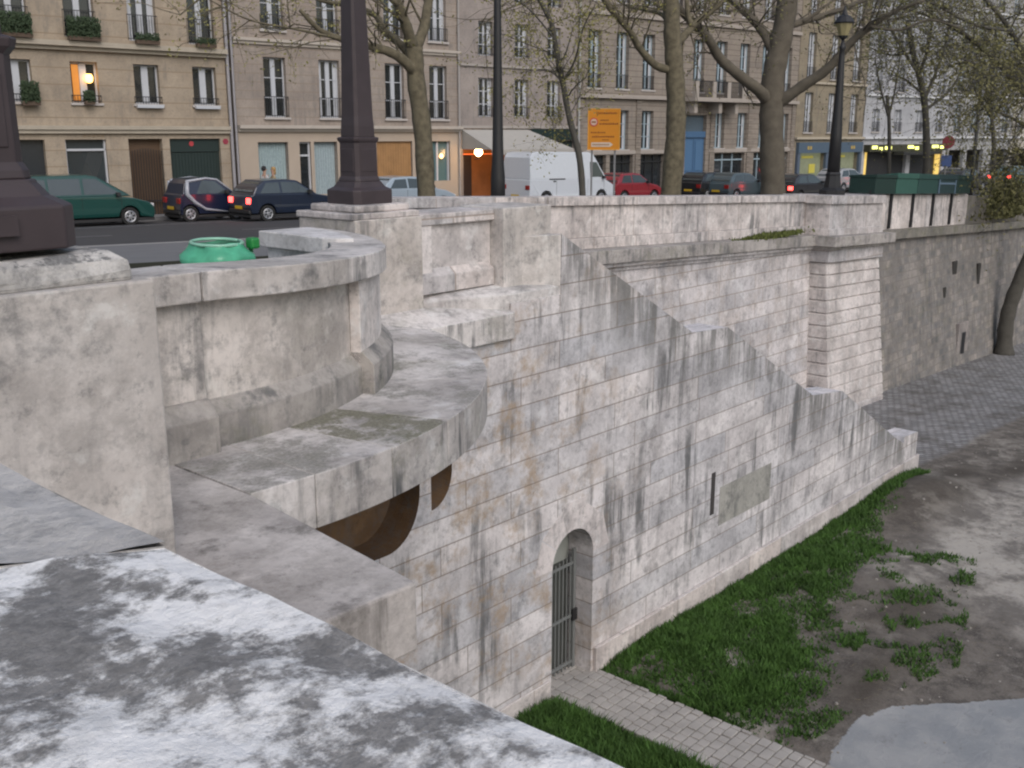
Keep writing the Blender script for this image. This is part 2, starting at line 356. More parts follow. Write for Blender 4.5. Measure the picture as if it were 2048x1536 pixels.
# ------------------------------------------------------------------ staircase: wall, ledge, rails, steps
VW = 7.8
st = empty('staircase', (9.7,7.8,-7.3), label='long stone staircase wall stepping down to the lower quay with arched doorway', cat='staircase')
RAIL = [(9.72,-1.17),(12.79,-2.81),(13.8,-2.87),(16.93,-4.54),(18.2,-4.70),(21.05,-6.24),(21.6,-6.5),(21.62,-6.36),(22.4,-6.42)]
def ztop(u):
    if u < 8.79: return -2.30
    if u < 9.72: return -1.9
    for (a, za), (b, zb) in zip(RAIL[:-1], RAIL[1:]):
        if a <= u <= b: return za+(zb-za)*(u-a)/(b-a)
    return RAIL[-1][1]
def zbot(u): return glow(u)-.3
A0, A1, ASP, = 9.60, 10.47, -5.48
def arch(u): r = (A1-A0)/2; c = (A0+A1)/2; return ASP+math.sqrt(max(0, r*r-(u-c)**2))
def ell(u, a, b, z0, z1): return z0
NICH = [(4.9,7.30,-4.38,-3.0,.50),(7.47,7.80,-4.06,-3.0,.34)]   # u0,u1,zbottom,ztop,corner radius
def nbot(u, n):
    u0, u1, zb, zt, r = n; d = u-(u1-r)
    return zb if d <= 0 else zb+r*1.25-math.sqrt(max(0, 1-(d/r)**2))*r*1.25
us = set([4.0,8.79,9.72,22.4]+[a for a, _ in RAIL]); eps = 1e-4
for x in (8.79, 9.72, 21.62): us |= {x-eps, x+eps}
for i in range(25): t = i/24; us.add(A0+(A1-A0)*(1-math.cos(math.pi*t))/2)
us |= {A0-eps, A1+eps}
for n_ in NICH:
    us |= {n_[0]-eps, n_[0], n_[1], n_[1]+eps}
    for i in range(13): us.add(n_[1]-n_[4]*(1-math.sin(math.pi/2*i/12)))
for x in np.arange(4, 22.4, .4): us.add(float(x))
us = sorted(us)
def ivals(u):
    z0, z1 = zbot(u), ztop(u); L = [(z0, z1)]
    if A0 <= u <= A1: L = [(arch(u), z1)]
    for n_ in NICH:
        if n_[0] <= u <= n_[1]: L = [(z0, nbot(u, n_)), (n_[3], z1)]
    return L
mb = MB(); drips = []
def vd(p, d): drips.append(d); return p
for a, b_ in zip(us[:-1], us[1:]):
    A_, B_ = ivals(a), ivals(b_)
    if len(A_) != len(B_) or b_-a < 2*eps: continue
    if (A0 <= a <= A1) != (A0 <= b_ <= A1): continue
    for (p, q), (r_, s_) in zip(A_, B_):
        K = 4
        for k in range(K):
            pts = [(a,VW,p+(q-p)*k/K),(b_,VW,r_+(s_-r_)*k/K),(b_,VW,r_+(s_-r_)*(k+1)/K),(a,VW,p+(q-p)*(k+1)/K)]
            mb.face(pts); drips += [ztop(min(max(pt[0],9.73),22.4) if pt[0] > 9.7 else pt[0])-pt[2]+(2 if pt[0] < 9.7 else 0) for pt in pts]
nfront = len(mb.v)
# top of rail, back face, end
TH = .52
for a, b_ in zip(us[:-1], us[1:]):
    if b_-a < 2*eps: continue
    za, zb = ztop(a+eps), ztop(b_-eps)
    mb.face([(a,VW,za),(b_,VW,zb),(b_,VW+TH,zb),(a,VW+TH,za)])
    mb.face([(b_,VW+TH,zbot(b_)),(a,VW+TH,zbot(a)),(a,VW+TH,za),(b_,VW+TH,zb)])
mb.face([(9.72,VW,-1.95),(9.72,VW,-1.17),(9.72,VW+TH,-1.17),(9.72,VW+TH,-1.95)]); mb.face([(22.4,VW,zbot(22.4)),(22.4,VW+TH,zbot(22.4)),(22.4,VW+TH,-6.42),(22.4,VW,-6.42)])
# reveals
ap = [(A0,zbot(A0)),(A0,ASP)]+[(u, arch(u)) for u in [A0+(A1-A0)*(1-math.cos(math.pi*i/24))/2 for i in range(25)]]+[(A1,ASP),(A1,zbot(A1))]
for (ua, za), (ub, zb) in zip(ap[:-1], ap[1:]): mb.face([(ua,VW,za),(ua,VW+.42,za),(ub,VW+.42,zb),(ub,VW,zb)])
w_ob = P_(mb, 'wall', S_WALL, st, bevel=0)
at_ = w_ob.data.attributes.new('drip', 'FLOAT', 'POINT')
at_.data.foreach_set('value', drips+[3.]*(len(w_ob.data.vertices)-len(drips)))
mb = MB(); mb.box(A0-.05,A1+.05,VW+.43,VW+.5,-5.7,-4.9); P_(mb, 'passage_wall', plain('pale_render', (.33,.35,.33), .9, var=.3, nscale=3), st, bevel=0)
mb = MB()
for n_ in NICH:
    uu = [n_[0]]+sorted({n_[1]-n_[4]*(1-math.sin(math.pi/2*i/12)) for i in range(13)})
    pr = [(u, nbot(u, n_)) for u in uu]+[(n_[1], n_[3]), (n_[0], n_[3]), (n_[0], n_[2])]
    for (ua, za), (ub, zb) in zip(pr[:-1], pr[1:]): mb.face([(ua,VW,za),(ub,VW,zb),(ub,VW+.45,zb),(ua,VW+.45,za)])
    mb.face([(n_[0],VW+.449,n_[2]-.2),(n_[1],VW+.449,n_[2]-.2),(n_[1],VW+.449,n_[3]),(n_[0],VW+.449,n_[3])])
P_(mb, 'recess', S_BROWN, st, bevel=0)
mb = MB(); mb.box(10.52,22.46,VW-.06,VW+.002,-7.75,-6.93); mb.box(4.2,9.55,VW-.03,VW+.002,-7.7,-7.02); P_(mb, 'plinth', S_PLINTH, st)
mb = MB(); mb.box(A0-.05,A1+.05,VW+.43,VW+.5,-7.6,-5.701); P_(mb, 'passage_wall_lower', plain('dark_passage_wall', (.07,.075,.07), .8), st, bevel=0)  # lower part of the passage wall, coloured darker behind the gate bars
# voussoirs of arch, slightly proud
mb = MB(); c0 = (A0+A1)/2; rr_ = (A1-A0)/2
for i in range(5):
    a0, a1 = 180-36*i-.7, 180-36*(i+1)+.7
    pts = [(c0+rr_*math.cos(R(a0+(a1-a0)*k/5)), ASP+rr_*math.sin(R(a0+(a1-a0)*k/5))) for k in range(6)]
    ro = rr_+(.36 if i != 2 else .44)
    out = [(c0+ro*math.cos(R(a1)), ASP+ro*math.sin(R(a1))), (c0+ro*math.cos(R(a0)), ASP+ro*math.sin(R(a0)))]
    poly = pts+out; m_ = len(poly)
    mb.faces([(x,VW-.005,z) for x,z in poly]+[(x,VW+.01,z) for x,z in poly], [list(range(m_)), list(range(m_,2*m_))[::-1]]+[(k,m_+k,m_+(k+1)%m_,(k+1)%m_) for k in range(m_)])
P_(mb, 'arch_stones', stone('arch_stone', light=(0.719,0.667,0.661), mid=(.53,.485,.48), streak=.8, blotch=.5, seed=3), st, bevel=0)
# slit and infill panel in the wall
mb = MB(); mb.box(13.52,13.64,VW-.004,VW+.01,-5.85,-5.15); P_(mb, 'slit', plain('dark_slit', (.05,.045,.045), .9), st, bevel=0)
mb = MB(); mb.box(13.8,15.5,VW-.006,VW+.01,-6.1,-5.45); P_(mb, 'grey_infill', stone('grey_render', light=(.42,.41,.385), mid=(.35,.345,.32), blotch=.6, streak=.8, seed=77), st, bevel=0)
# ledges
mb = MB(); pr = [(VW-.06,-2.30),(VW-.06,-2.0),(8.15,-1.86),(8.9,-1.86),(8.9,-2.30)]
mb.rings([[(x,y,z) for y,z in pr] for x in (6.5,8.80)]); P_(mb, 'ledge', S_LEDGE, st, bevel=.010)
mb = MB(); mb.rings([[(x,y,z) for y,z in [(f_,-2.28),(f_,-1.80),(f_+.04,-1.775),(8.24,-1.72),(8.7,-1.72),(8.7,-2.28)]] for x, f_ in ((7.757,8.16),(8.1,8.05),(8.45,7.93),(8.80,VW+.02),(9.80,VW+.02))])
P_(mb, 'bench_step', stone('step_stone', light=(0.696,0.667,0.655), mid=(.48,.45,.44), streak=.7, blotch=.4, top=.45, seed=81), st, bevel=.010)
# panel parapet and end pier
S_PANEL = stone('panel_stone', light=(0.742,0.696,0.684), mid=(.57,.53,.52), streak=.25, blotch=.25, seed=83)
mb = MB(); mb.box(7.74,8.93,8.24,8.65,-1.73,-.97); P_(mb, 'panel', S_PANEL, st, bevel=.01)
mb = MB(); mb.box(7.745,7.93,8.19,8.239,-1.50,-.971); P_(mb, 'panel_edge', S_PANEL, st, bevel=.006)
mb = MB(); mb.box(7.742,8.93,8.17,8.75,-.97,-.845); P_(mb, 'panel_coping', S_PARA, st, bevel=.012)
mb = MB(); mb.rings([[(x,y,z) for y,z in [(8.239,-1.45),(8.15,-1.53),(8.15,-1.722),(8.6,-1.722),(8.6,-1.45)]] for x in (7.742,8.90)]); P_(mb, 'panel_foot', S_PARA, st, bevel=.012)
mb = MB(); mb.box(8.935,9.80,8.03,8.75,-1.84,-.83); P_(mb, 'end_pier', S_PIER, st, bevel=.016)
mb = MB(); mb.prism([(9.25,8.029),(9.715,VW+.004),(9.715,8.029)],-1.80,-1.175); P_(mb, 'rail_start', S_PIER, st, bevel=.01)
# steps
mb = MB(); u = 9.9; z = -2.02
while u < 21.4:
    flat = 12.85 < u < 13.8 or 16.95 < u < 18.2
    nz_ = ztop(u)-.95; mb.box(u, u+.301, VW+TH-.01, 12.02, nz_-.5, nz_); u += .3
P_(mb, 'steps', S_LEDGE, st, bevel=0)
mb = MB(); mb.box(6.7,9.9,8.6,12.1,-2.3,-1.96); P_(mb, 'landing', S_LEDGE, st, bevel=0)
# iron gate
mb = MB(); g0, g1, gy = A0+.02, A1-.05, VW+.28
for i in range(11):
    x = g0+(g1-g0)*i/10; mb.tube([(x,gy,-7.27),(x,gy,-5.62+.02*math.sin(i))], .011, 6)
for z in (-7.2,-6.5,-5.72): mb.box(g0,g1,gy-.012,gy+.012,z,z+.035)
mb.box(g1-.03,g1+.02,gy-.02,gy+.02,-7.28,-5.5)
gm = P_(mb, 'gate', plain('grey_green_iron', (.17,.18,.18), .6), st, bevel=0)
mb = MB(); mb.box(g1-.07,g1+.03,gy-.045,gy-.021,-6.55,-6.38); P_(mb, 'lock_plate', BLACK, st, bevel=0)
# ------------------------------------------------------------------ quay wall
qw = empty('quay_wall', (15,12.4,-7.3), label='tall pale ashlar quay wall with mossy cornice and grooved pilaster', cat='wall')
def ptop(u): return -1.15-.04*(min(u,60)-15.3)
def skew(mb, x0, x1, y0, y1, dz0, dz1, seg=1, zf0=ptop, zf1=ptop):   # slab whose top and bottom follow ptop
    for i in range(seg):
        a, b_ = x0+(x1-x0)*i/seg, x0+(x1-x0)*(i+1)/seg
        mb.faces([(a,y0,zf0(a)+dz0),(b_,y0,zf0(b_)+dz0),(b_,y1,zf0(b_)+dz0),(a,y1,zf0(a)+dz0),(a,y0,zf1(a)+dz1),(b_,y0,zf1(b_)+dz1),(b_,y1,zf1(b_)+dz1),(a,y1,zf1(a)+dz1)],
                 [(0,3,2,1),(4,5,6,7),(0,1,5,4),(1,2,6,5),(2,3,7,6),(3,0,4,7)])
mb = MB(); skew(mb, 10.6, 26.2, 12.45, 12.85, -.80, -.17); P_(mb, 'parapet', S_PARA, qw)
mb = MB(); skew(mb, 10.6, 26.2, 12.38, 12.92, -.17, 0); P_(mb, 'coping', S_PARA, qw)
mb = MB(); skew(mb, 10.6, 26.2, 12.38, 12.9, -1.02, -.80); P_(mb, 'parapet_base', S_PARA, qw)
mb = MB(); skew(mb, 10.6, 26.2, 11.98, 12.9, -1.29, -1.022); P_(mb, 'cornice', S_CORN, qw)
mb = MB(); skew(mb, 10.6, 26.2, 12.07, 12.5, -1.38, -1.292); skew(mb, 10.6, 26.2, 12.16, 12.5, -1.47, -1.382); P_(mb, 'frieze', S_QUAY, qw)
def batter(mb, u0, u1, vt, vb, zt, zb, seg=12, rows=8):
    for i in range(seg):
        a, b_ = u0+(u1-u0)*i/seg, u0+(u1-u0)*(i+1)/seg
        for k in range(rows):
            t0, t1 = k/rows, (k+1)/rows
            f = lambda u, t: (u, vb+(vt-vb)*t, zb(u)+(zt(u)-zb(u))*t)
            mb.face([f(a,t0),f(b_,t0),f(b_,t1),f(a,t1)])
mb = MB(); batter(mb, 10.6, 26.6, 12.22, 12.0, lambda u: ptop(u)-1.4, lambda u: glow(u)-.3); P_(mb, 'wall', S_QUAY, qw, bevel=0)
# pilaster (grooved) u 25.75-28.9, front 11.75 top to 11.45 bottom
PIL0, PIL1 = 25.75, 29.2
mb = MB(); zt_ = -3.29; nb = 12; zb_ = -7.35; hh = (zt_-zb_)/nb
for i in range(nb):
    z1 = zt_-i*hh; z0 = z1-hh
    t0 = (zt_-z1)/(zt_-zb_); t1 = (zt_-z0)/(zt_-zb_); f0 = 11.75-.38*t0; f1 = 11.75-.38*t1; s0 = .22*t0; s1 = .22*t1
    def ring(z, f, s, ins): 
        sl = .04
        return [(PIL0+ins-s*.2, f+ins, z), (PIL1-ins+s, f+ins, z-.04*3.4), (PIL1-ins+s, 12.3, z-.04*3.4), (PIL0+ins-s*.2, 12.3, z)]
    mb.rings([ring(z0, f1, s1, .06), ring(z0+.03, f1, s1, .0), ring(z1-.03, f0, s0, 0), ring(z1, f0, s0, .06)])
P_(mb, 'pilaster', stone('pilaster_stone', light=(0.731,0.679,0.661), mid=(.54,.495,.48), streak=.5, blotch=.2, seed=91), qw, bevel=0)
mb = MB(); skew(mb, PIL0+.02, PIL1+.25, 11.35, 12.3, -.25, 0, zf0=lambda u:-7.6, zf1=lambda u:-7.3-.05*(u-26)); P_(mb, 'pilaster_foot', S_PLINTH, qw, bevel=.05)
mb = MB(); skew(mb, PIL0-.05, PIL1+.05, 11.66, 12.6, -1.72, -1.30); P_(mb, 'pilaster_neck', S_QUAY, qw)
mb = MB(); skew(mb, PIL0-.25, PIL1+.3, 11.42, 12.9, -1.29, -1.02); skew(mb, PIL0-.15, PIL1+.15, 11.55, 12.5, -1.37, -1.29); P_(mb, 'pilaster_cap', S_CORN, qw)
mb = MB(); skew(mb, PIL0-.05, PIL1-.1, 11.72, 13.0, -1.02, -.2); P_(mb, 'pedestal', S_PARA, qw)
mb = MB(); skew(mb, PIL0-.12, PIL1-.03, 11.65, 13.05, -.2, .02); skew(mb, PIL0-.1, PIL1-.05, 11.67, 13.0, -1.02, -.84); P_(mb, 'pedestal_coping', S_PARA, qw)
# far rough quay wall
fw = empty('quay_wall', (30,12.4,-7.6), label='dark rough rubble quay wall beyond the grooved pilaster, streaked and mossy', cat='wall')
def ft(u): return ptop(u)-.02 if u < 38.6 else ptop(u)-.25
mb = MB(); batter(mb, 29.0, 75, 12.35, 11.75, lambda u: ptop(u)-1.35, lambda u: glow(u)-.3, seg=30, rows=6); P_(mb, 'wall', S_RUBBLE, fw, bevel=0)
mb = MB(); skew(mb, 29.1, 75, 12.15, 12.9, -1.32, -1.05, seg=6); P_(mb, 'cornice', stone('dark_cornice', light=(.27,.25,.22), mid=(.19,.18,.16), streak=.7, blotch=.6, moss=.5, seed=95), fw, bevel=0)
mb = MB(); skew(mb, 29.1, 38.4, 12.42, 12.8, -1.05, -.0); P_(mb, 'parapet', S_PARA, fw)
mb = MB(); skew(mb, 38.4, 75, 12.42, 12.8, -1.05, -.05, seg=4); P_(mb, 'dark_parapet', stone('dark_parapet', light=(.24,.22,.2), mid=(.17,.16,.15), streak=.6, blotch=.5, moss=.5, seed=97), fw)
mb = MB()
for a, b_, z0, z1 in ((36.85,37.3,-4.9,-4.3),):
    mb.box(a,b_,12.18,12.4,z0,z1)
HB = plain('hole_black', (.035,.033,.03), 1); P_(mb, 'hole', HB, fw, bevel=.02)
mb = MB(); mb.box(35.9,36.15,12.09,12.3,-5.75,-5.1); P_(mb, 'hole', HB, fw, bevel=.02)
mb = MB(); mb.box(39.4,39.7,12.12,12.3,-5.5,-4.6); P_(mb, 'hole', HB, fw, bevel=.02)
mb = MB(); mb.box(37.1,38.2,11.84,12.1,-8.05,-6.5); P_(mb, 'drain_surround', stone('drain_stone', light=(.34,.31,.29), mid=(.28,.25,.24), blotch=.6, seed=99), fw)
mb = MB(); mb.box(37.45,37.85,11.832,11.9,-8.05,-6.85); P_(mb, 'drain_opening', BLACK, fw)
# moss tuft on the cornice, and weeds at pier foot
def clump(name, label, pts, size, count, mat, cat='moss', r=(.3,.1,.05), group=None):
    mb = MB(); c = Vector(pts)
    for i in range(count):
        p = Vector((random.gauss(0, r[0]), random.gauss(0, r[1]), abs(random.gauss(0, r[2]))))
        a = random.uniform(0, 6.28); d = Vector((math.cos(a), math.sin(a), 0))*size; e = Vector((0,0,size*random.uniform(.5,1.5)))+Vector((-d.y, d.x, 0))*.4
        mb.face([p-d*.5, p+d*.5, p+e])
    o = mb.build(name, mat); o.location = c; tag(o, label, cat, group); return o
clump('moss_tuft', 'green moss growing on the cornice left of the pilaster', (23.3,12.12,ptop(23.3)-1.02), .06, 3500, plain('moss', (.10,.12,.03), .9, var=.5), r=(.65,.07,.035))
# ------------------------------------------------------------------ lower quay ground
u_ = np.concatenate([np.arange(2,26,.09), np.arange(26,48,.25), np.arange(48,76,2)]); v_ = np.concatenate([np.arange(-14,-2,1.), np.arange(-2,12.6,.09)])
U, V = np.meshgrid(u_, v_); 
def fbm(U, V, s, seed):
    r = np.random.default_rng(seed); o = 0
    for k in range(5):
        f = s*2**k; a, b, c, d = r.uniform(0, 6.28, 4); 
        o = o+(np.sin(U*f+a+1.7*np.sin(V*f*.8+b))*np.sin(V*f*1.1+c+1.3*np.sin(U*f*.7+d)))/(1.7**k)
    return o/2
base = -7.3-.045*np.clip(U-22, 0, 30)
nA = fbm(U, V, .9, 1); nB = fbm(U, V, 2.5, 2)
# zones
conc = ((V < 5.15-.62*(U-9.6)*.6+.12*nA) & (U > 9.6)) & (V < 4.55-.40*(U-10.5)+.1*nB+.35)
edge = np.interp(U, [10.3,11.76,12.39,13.78,17], [4.37,4.54,4.27,3.08,.6])+.05*nB
concd = np.where(U > 10.2, np.clip((edge-V)+.5, 0, 1), 0); conc = np.clip((edge-V)/.06, 0, 1)*(U > 10.3)
cobl = np.clip((V-(7.75-.012*(U-22.3)+.1*nA))/.15, 0, 1)*np.clip((U-22.2)/.15, 0, 1)
sand = np.clip((U-15.0-1.2*nA)/1.5, 0, 1)*np.clip((6.4-.05*(U-20)+.5*nA-V)/.6, 0, 1)
heap = .34*np.exp(-((U-20.6)**2/2.2+(V-7.0)**2/.55))+.16*np.exp(-((U-15.9)**2/2.6+(V-6.0)**2/.8))+.12*np.exp(-((U-13.2)**2/1.2+(V-4.9)**2/.3))+.14*np.exp(-((U-11.6)**2/1.2+(V-6.9)**2/.7))
heap *= (1-conc)*np.clip((U-10.7)/.5, 0, 1)
Zg = base+heap+.02*nB*(1-conc)*(1-cobl)*np.clip((U-10.6)/.3, 0, 1)
Zg = np.where((U > 9.4) & (U < 10.75), base-.03, Zg)
ny, nx = U.shape; verts = np.stack([U, V, Zg], -1).reshape(-1, 3); idx = np.arange(ny*nx).reshape(ny, nx)
fs = np.stack([idx[:-1,:-1], idx[:-1,1:], idx[1:,1:], idx[1:,:-1]], -1).reshape(-1, 4)
me = bpy.data.meshes.new('lower_quay'); me.from_pydata(verts.tolist(), [], fs.tolist())
soil = np.clip(1.3*np.exp(-((U-22.8)**2/.55+(V-7.0)**2/.09))+.9*np.exp(-((U-20.4)**2/2.6+(V-6.9)**2/.5))+.8*np.exp(-((U-15.4)**2/1.8+(V-5.2)**2/.35))+.9*np.exp(-((U-12.8)**2/1.6+(V-4.75)**2/.12))+.8*np.exp(-((U-24.8)**2/6+(V-6.2)**2/.12))+.25*nB, 0, 1)
for nm, A_ in (('conc', concd), ('cobl', cobl), ('sand', sand), ('soil', soil)):
    a_ = me.attributes.new(nm, 'FLOAT', 'POINT'); a_.data.foreach_set('value', A_.reshape(-1).astype(float))
me.polygons.foreach_set('use_smooth', [True]*len(me.polygons))
m, t, b = newmat('lower_quay_ground'); k = N(t); P = k.n('NewGeometry').outputs['Position']
dirt = k.mix(k.ramp(k.noise(P, 2.2, 9, .7), .38, .62), (.082,.072,.064), (.18,.16,.14))
dirt = k.mix(k.mul(k.ramp(k.noise(P, 30, 5, .8), .45, .7), .6), dirt, (.25,.23,.21))
dirt = k.mix(k.mul(k.ramp(k.noise(P, 1.1, 9, .72, off=5), .52, .64), .75), dirt, (.34,.315,.28))
def attr(n): return k.n('Attribute', attribute_name=n).outputs['Fac']
snd = k.mix(k.ramp(k.noise(P, .8, 8, .7, off=9), .42, .58), (.17,.155,.14), (.43,.40,.36))
snd = k.mix(k.mul(k.ramp(k.noise(P, 3.5, 8, .75, off=2), .52, .68), .6), snd, (.13,.118,.105))
bt = k.n('TexBrick'); mp = k.n('Mapping'); mp.inputs['Rotation'].default_value = (0,0,.5); k.l(P, mp.inputs[0]); k.l(mp.outputs[0], bt.inputs['Vector'])
for nme, vv in (('Scale',1),('Mortar Size',.016),('Brick Width',.24),('Row Height',.15)): bt.inputs[nme].default_value = vv
bt.inputs['Color1'].default_value = (.20,.20,.205,1); bt.inputs['Color2'].default_value = (.33,.325,.33,1); bt.inputs['Mortar'].default_value = (.10,.095,.09,1)
cb = k.mix(k.mul(k.ramp(k.noise(P, 1.0, 8, .7, off=15), .46, .66), .65), bt.outputs['Color'], (.085,.075,.065))
cc = k.mix(k.ramp(k.noise(P, 1.3, 8, .6, off=19), .35, .65), (.27,.285,.30), (.36,.365,.37))
cc = k.mix(k.mul(k.ramp(k.noise(P, 4, 10, .75, off=19), .55, .66), .5), cc, (.2,.2,.2))
c = k.mix(attr('sand'), dirt, snd); c = k.mix(attr('cobl'), c, cb); c = k.mix(k.mul(attr('soil'), .8), c, (.062,.052,.042)); c = k.mix(k.ramp(k.mul(attr('conc'), k.mul(k.noise(P, 4, 8, .7), .22), 'ADD'), .605, .625), c, cc)
k.l(c, b.inputs['Base Color']); b.inputs['Roughness'].default_value = .9; b.inputs['Specular IOR Level'].default_value = .3
bp = k.n('Bump'); bp.inputs['Strength'].default_value = .7; bp.inputs['Distance'].default_value = .04; k.l(k.noise(P, 9, 10, .75), bp.inputs['Height']); k.l(bp.outputs[0], b.inputs['Normal'])
me.materials.append(m); o = bpy.data.objects.new('lower_quay', me); COL.objects.link(o); tag(o, 'dirt, cobbles and concrete of the lower quay', kind='structure')
mb = MB(); mb.face([(-60,-120,-9.2),(140,-120,-9.2),(140,-13.5,-9.2),(-60,-13.5,-9.2)]); tag(mb.build('river', plain('river_water', (.05,.06,.055), .08, spec=.8)), kind='structure', label='green grey river water')
mb = MB(); mb.box(-60,140,-14.2,-13.4,-10,-7.28); tag(mb.build('quay_edge', S_PLINTH), kind='structure', label='stone edge of the lower quay')
# paved path to the door
mb = MB(); y = 8.3; r = 0
pm = plain('path_paver', (.36,.34,.32), .9, var=.35, nscale=3)
while y > -2:
    x = 9.62; 
    while x < 10.55:
        wd = random.uniform(.14,.22); x1 = min(x+wd, 10.6)
        mb.box(x+.008, x1-.004, y-.135, y-.01, -7.36, -7.275+random.uniform(-.006,.006)+glow(x)+7.3); x = x1
    y -= .14; r += 1
tag(mb.build('path', pm, bevel=.01), kind='structure', label='stone paved path leading to the arched door')
# grass
def grass_density(u, v):
    n = fbm(u, v, 1.3, 5); 
    A_ = ((u > 10.62) & (v < 7.76) & (v > np.interp(u, [10.6,11.3,12.8,14.5,16.5,18.5,21.5,22.3], [5.1,4.95,5.35,5.9,6.35,7.0,7.5,7.6])+.35*n))
    wide = ((u > 10.62) & (u < 18) & (v < 7.7) & (v > np.interp(u, [10.6,12,14,18], [4.75,4.6,4.0,5.0])))
    B_ = (u < 9.6) & (u > 3) & (v < 7.75) & (v > -1)
    strip = (u > 10.6) & (u < 22.3) & (v > 7.4) & (v < 7.76)
    n2 = fbm(u, v, 3.1, 8)
    d = np.where(A_, .95*np.clip(.75+n2*1.1, .12, 1)*np.clip((v-np.interp(u, [10.6,11.3,12.8,14.5,16.5,18.5,21.5,22.3], [5.1,4.95,5.35,5.9,6.35,7.0,7.5,7.6])-.35*n)/.7+.12*n2, 0, 1)**.8, 0); d = np.maximum(d, np.where(wide, np.clip(n2*1.5-.12+.6*n, 0, .35), 0))
    d = np.maximum(d, np.where(B_, .95, 0)); return np.maximum(d, np.where(strip, .75, 0))
cnt = 230000; uu = rng.uniform(5, 22.4, cnt*3); vv = rng.uniform(2.5, 7.78, cnt*3); dn = grass_density(uu, vv)
keep = rng.uniform(0, 1, cnt*3) < dn*(.85-.5*(uu-8)/15); uu, vv, dn = uu[keep], vv[keep], dn[keep]
ju = np.clip(np.searchsorted(u_, uu)-1, 0, nx-1); jv = np.clip(np.searchsorted(v_, vv)-1, 0, ny-1); zz = Zg[jv, ju]
K = len(uu); an = rng.uniform(0, 6.28, K); hgt = rng.uniform(.03, .12, K)*(.6+.5*dn)*(1+.5*fbm(uu, vv, 2.1, 9)); wd = rng.uniform(.009, .022, K)
lean = rng.uniform(.2, 1.1, K)*hgt; la = rng.uniform(0, 6.28, K)
b0 = np.stack([uu-np.cos(an)*wd, vv-np.sin(an)*wd, zz-.01], -1); b1 = np.stack([uu+np.cos(an)*wd, vv+np.sin(an)*wd, zz-.01], -1)
tp = np.stack([uu+np.cos(la)*lean, vv+np.sin(la)*lean, zz+hgt], -1)
gv = np.stack([b0, b1, tp], 1).reshape(-1, 3); me = bpy.data.meshes.new('grass')
me.vertices.add(K*3); me.vertices.foreach_set('co', gv.ravel()); me.loops.add(K*3); me.loops.foreach_set('vertex_index', np.arange(K*3, dtype=np.int32))
me.polygons.add(K); me.polygons.foreach_set('loop_start', np.arange(0, K*3, 3, dtype=np.int32)); me.update(calc_edges=True); me.materials.append(GRASSM)
o = bpy.data.objects.new('grass', me); COL.objects.link(o); tag(o, 'rough green grass and weeds along the foot of the stair wall', 'grass', kind='stuff')
mb = MB(); k_ = 0
while k_ < 900:
    x = random.uniform(10.8, 19); y = random.uniform(3.6, 7.5)
    if y < np.interp(x, [10.3,11.76,12.39,13.78,17], [4.5,4.7,4.4,3.6,3.4]) or random.random() < .4*math.sin(x*2.1+y*3): continue
    z = float(Zg[min(len(v_)-1, np.searchsorted(v_, y)), min(len(u_)-1, np.searchsorted(u_, x))]); a = random.uniform(0, 6.28); l_ = random.uniform(.04,.16)
    mb.face([(x,y,z),(x+.006,y+.004,z),(x+math.cos(a)*l_,y+math.sin(a)*l_,z+l_*random.uniform(.1,.7))]); k_ += 1
tag(mb.build('dry_stems', plain('straw', (.24,.20,.12), .9, var=.4)), 'dry straw stems and litter lying on the dirt', 'stems', kind='stuff')
mb = MB()
for _ in range(420):
    x = random.uniform(10.8, 30); y = random.uniform(2.5, 7.6)
    z = float(Zg[min(len(v_)-1, np.searchsorted(v_, y)), min(len(u_)-1, np.searchsorted(u_, x))]); r = random.uniform(.008,.03)
    mb.lathe([(r,z-.01),(r*.8,z+r*.5),(r*.2,z+r*.7)], x, y, 5)
tag(mb.build('pebbles', plain('pebble', (.28,.26,.24), .9, var=.4, nscale=1)), 'small stones scattered on the dirt', 'stones', kind='stuff')
# ------------------------------------------------------------------ street, pavements
def sheet(name, mat, xs, ys, zf, label, skip=None):
    mb = MB(); I = {}
    for j, y in enumerate(ys):
        for i, x in enumerate(xs): I[i, j] = len(mb.v); mb.v.append((x, y, zf(x, y)))
    for j in range(len(ys)-1):
        for i in range(len(xs)-1): mb.f.append([I[i,j], I[i+1,j], I[i+1,j+1], I[i,j+1]]); mb.uv.append(None); mb.mi.append(0)
    return tag(mb.build(name, mat), label, kind='structure')
sheet('road', ASPH, list(np.arange(-60, 130, 2.)), list(np.arange(18.2, 52, 1.5)), gz, 'dark asphalt quay road')
sheet('sidewalk', PAVE, list(np.arange(-60, 130, 1.)), [12.5,14.5,16.5,18.35], lambda u, v: gz(u, v)+.13, 'grey asphalt pavement behind the parapet')
sheet('sidewalk', PAVE, list(np.arange(-60, .5, 1.))+[.12], list(np.arange(-20, 12.6, 1.25))+[12.5], lambda u, v: gz(u, v)+.0, 'bridge pavement').name = 'bridge_sidewalk'
sheet('corner_sidewalk', PAVE, [.12,2,3.65,5.0,6.2], [CY-.2,9.8,11.2,12.5], lambda u, v: gz(u, v)+.02, 'pavement of the bridge corner')
mb = MB(); ring = arcpts(2.45,-90,0,16); mb.face([(.12,CY-2.45,-1.66),(CX,CY-2.45,-1.66)]+[(x,y,-1.66) for x,y in ring[1:]]+[(.12,CY,-1.66)])
tag(mb.build('balcony_floor', PAVE), 'paving inside the round balcony', kind='structure')
mb = MB(); xs = list(np.arange(-60,130,2.))
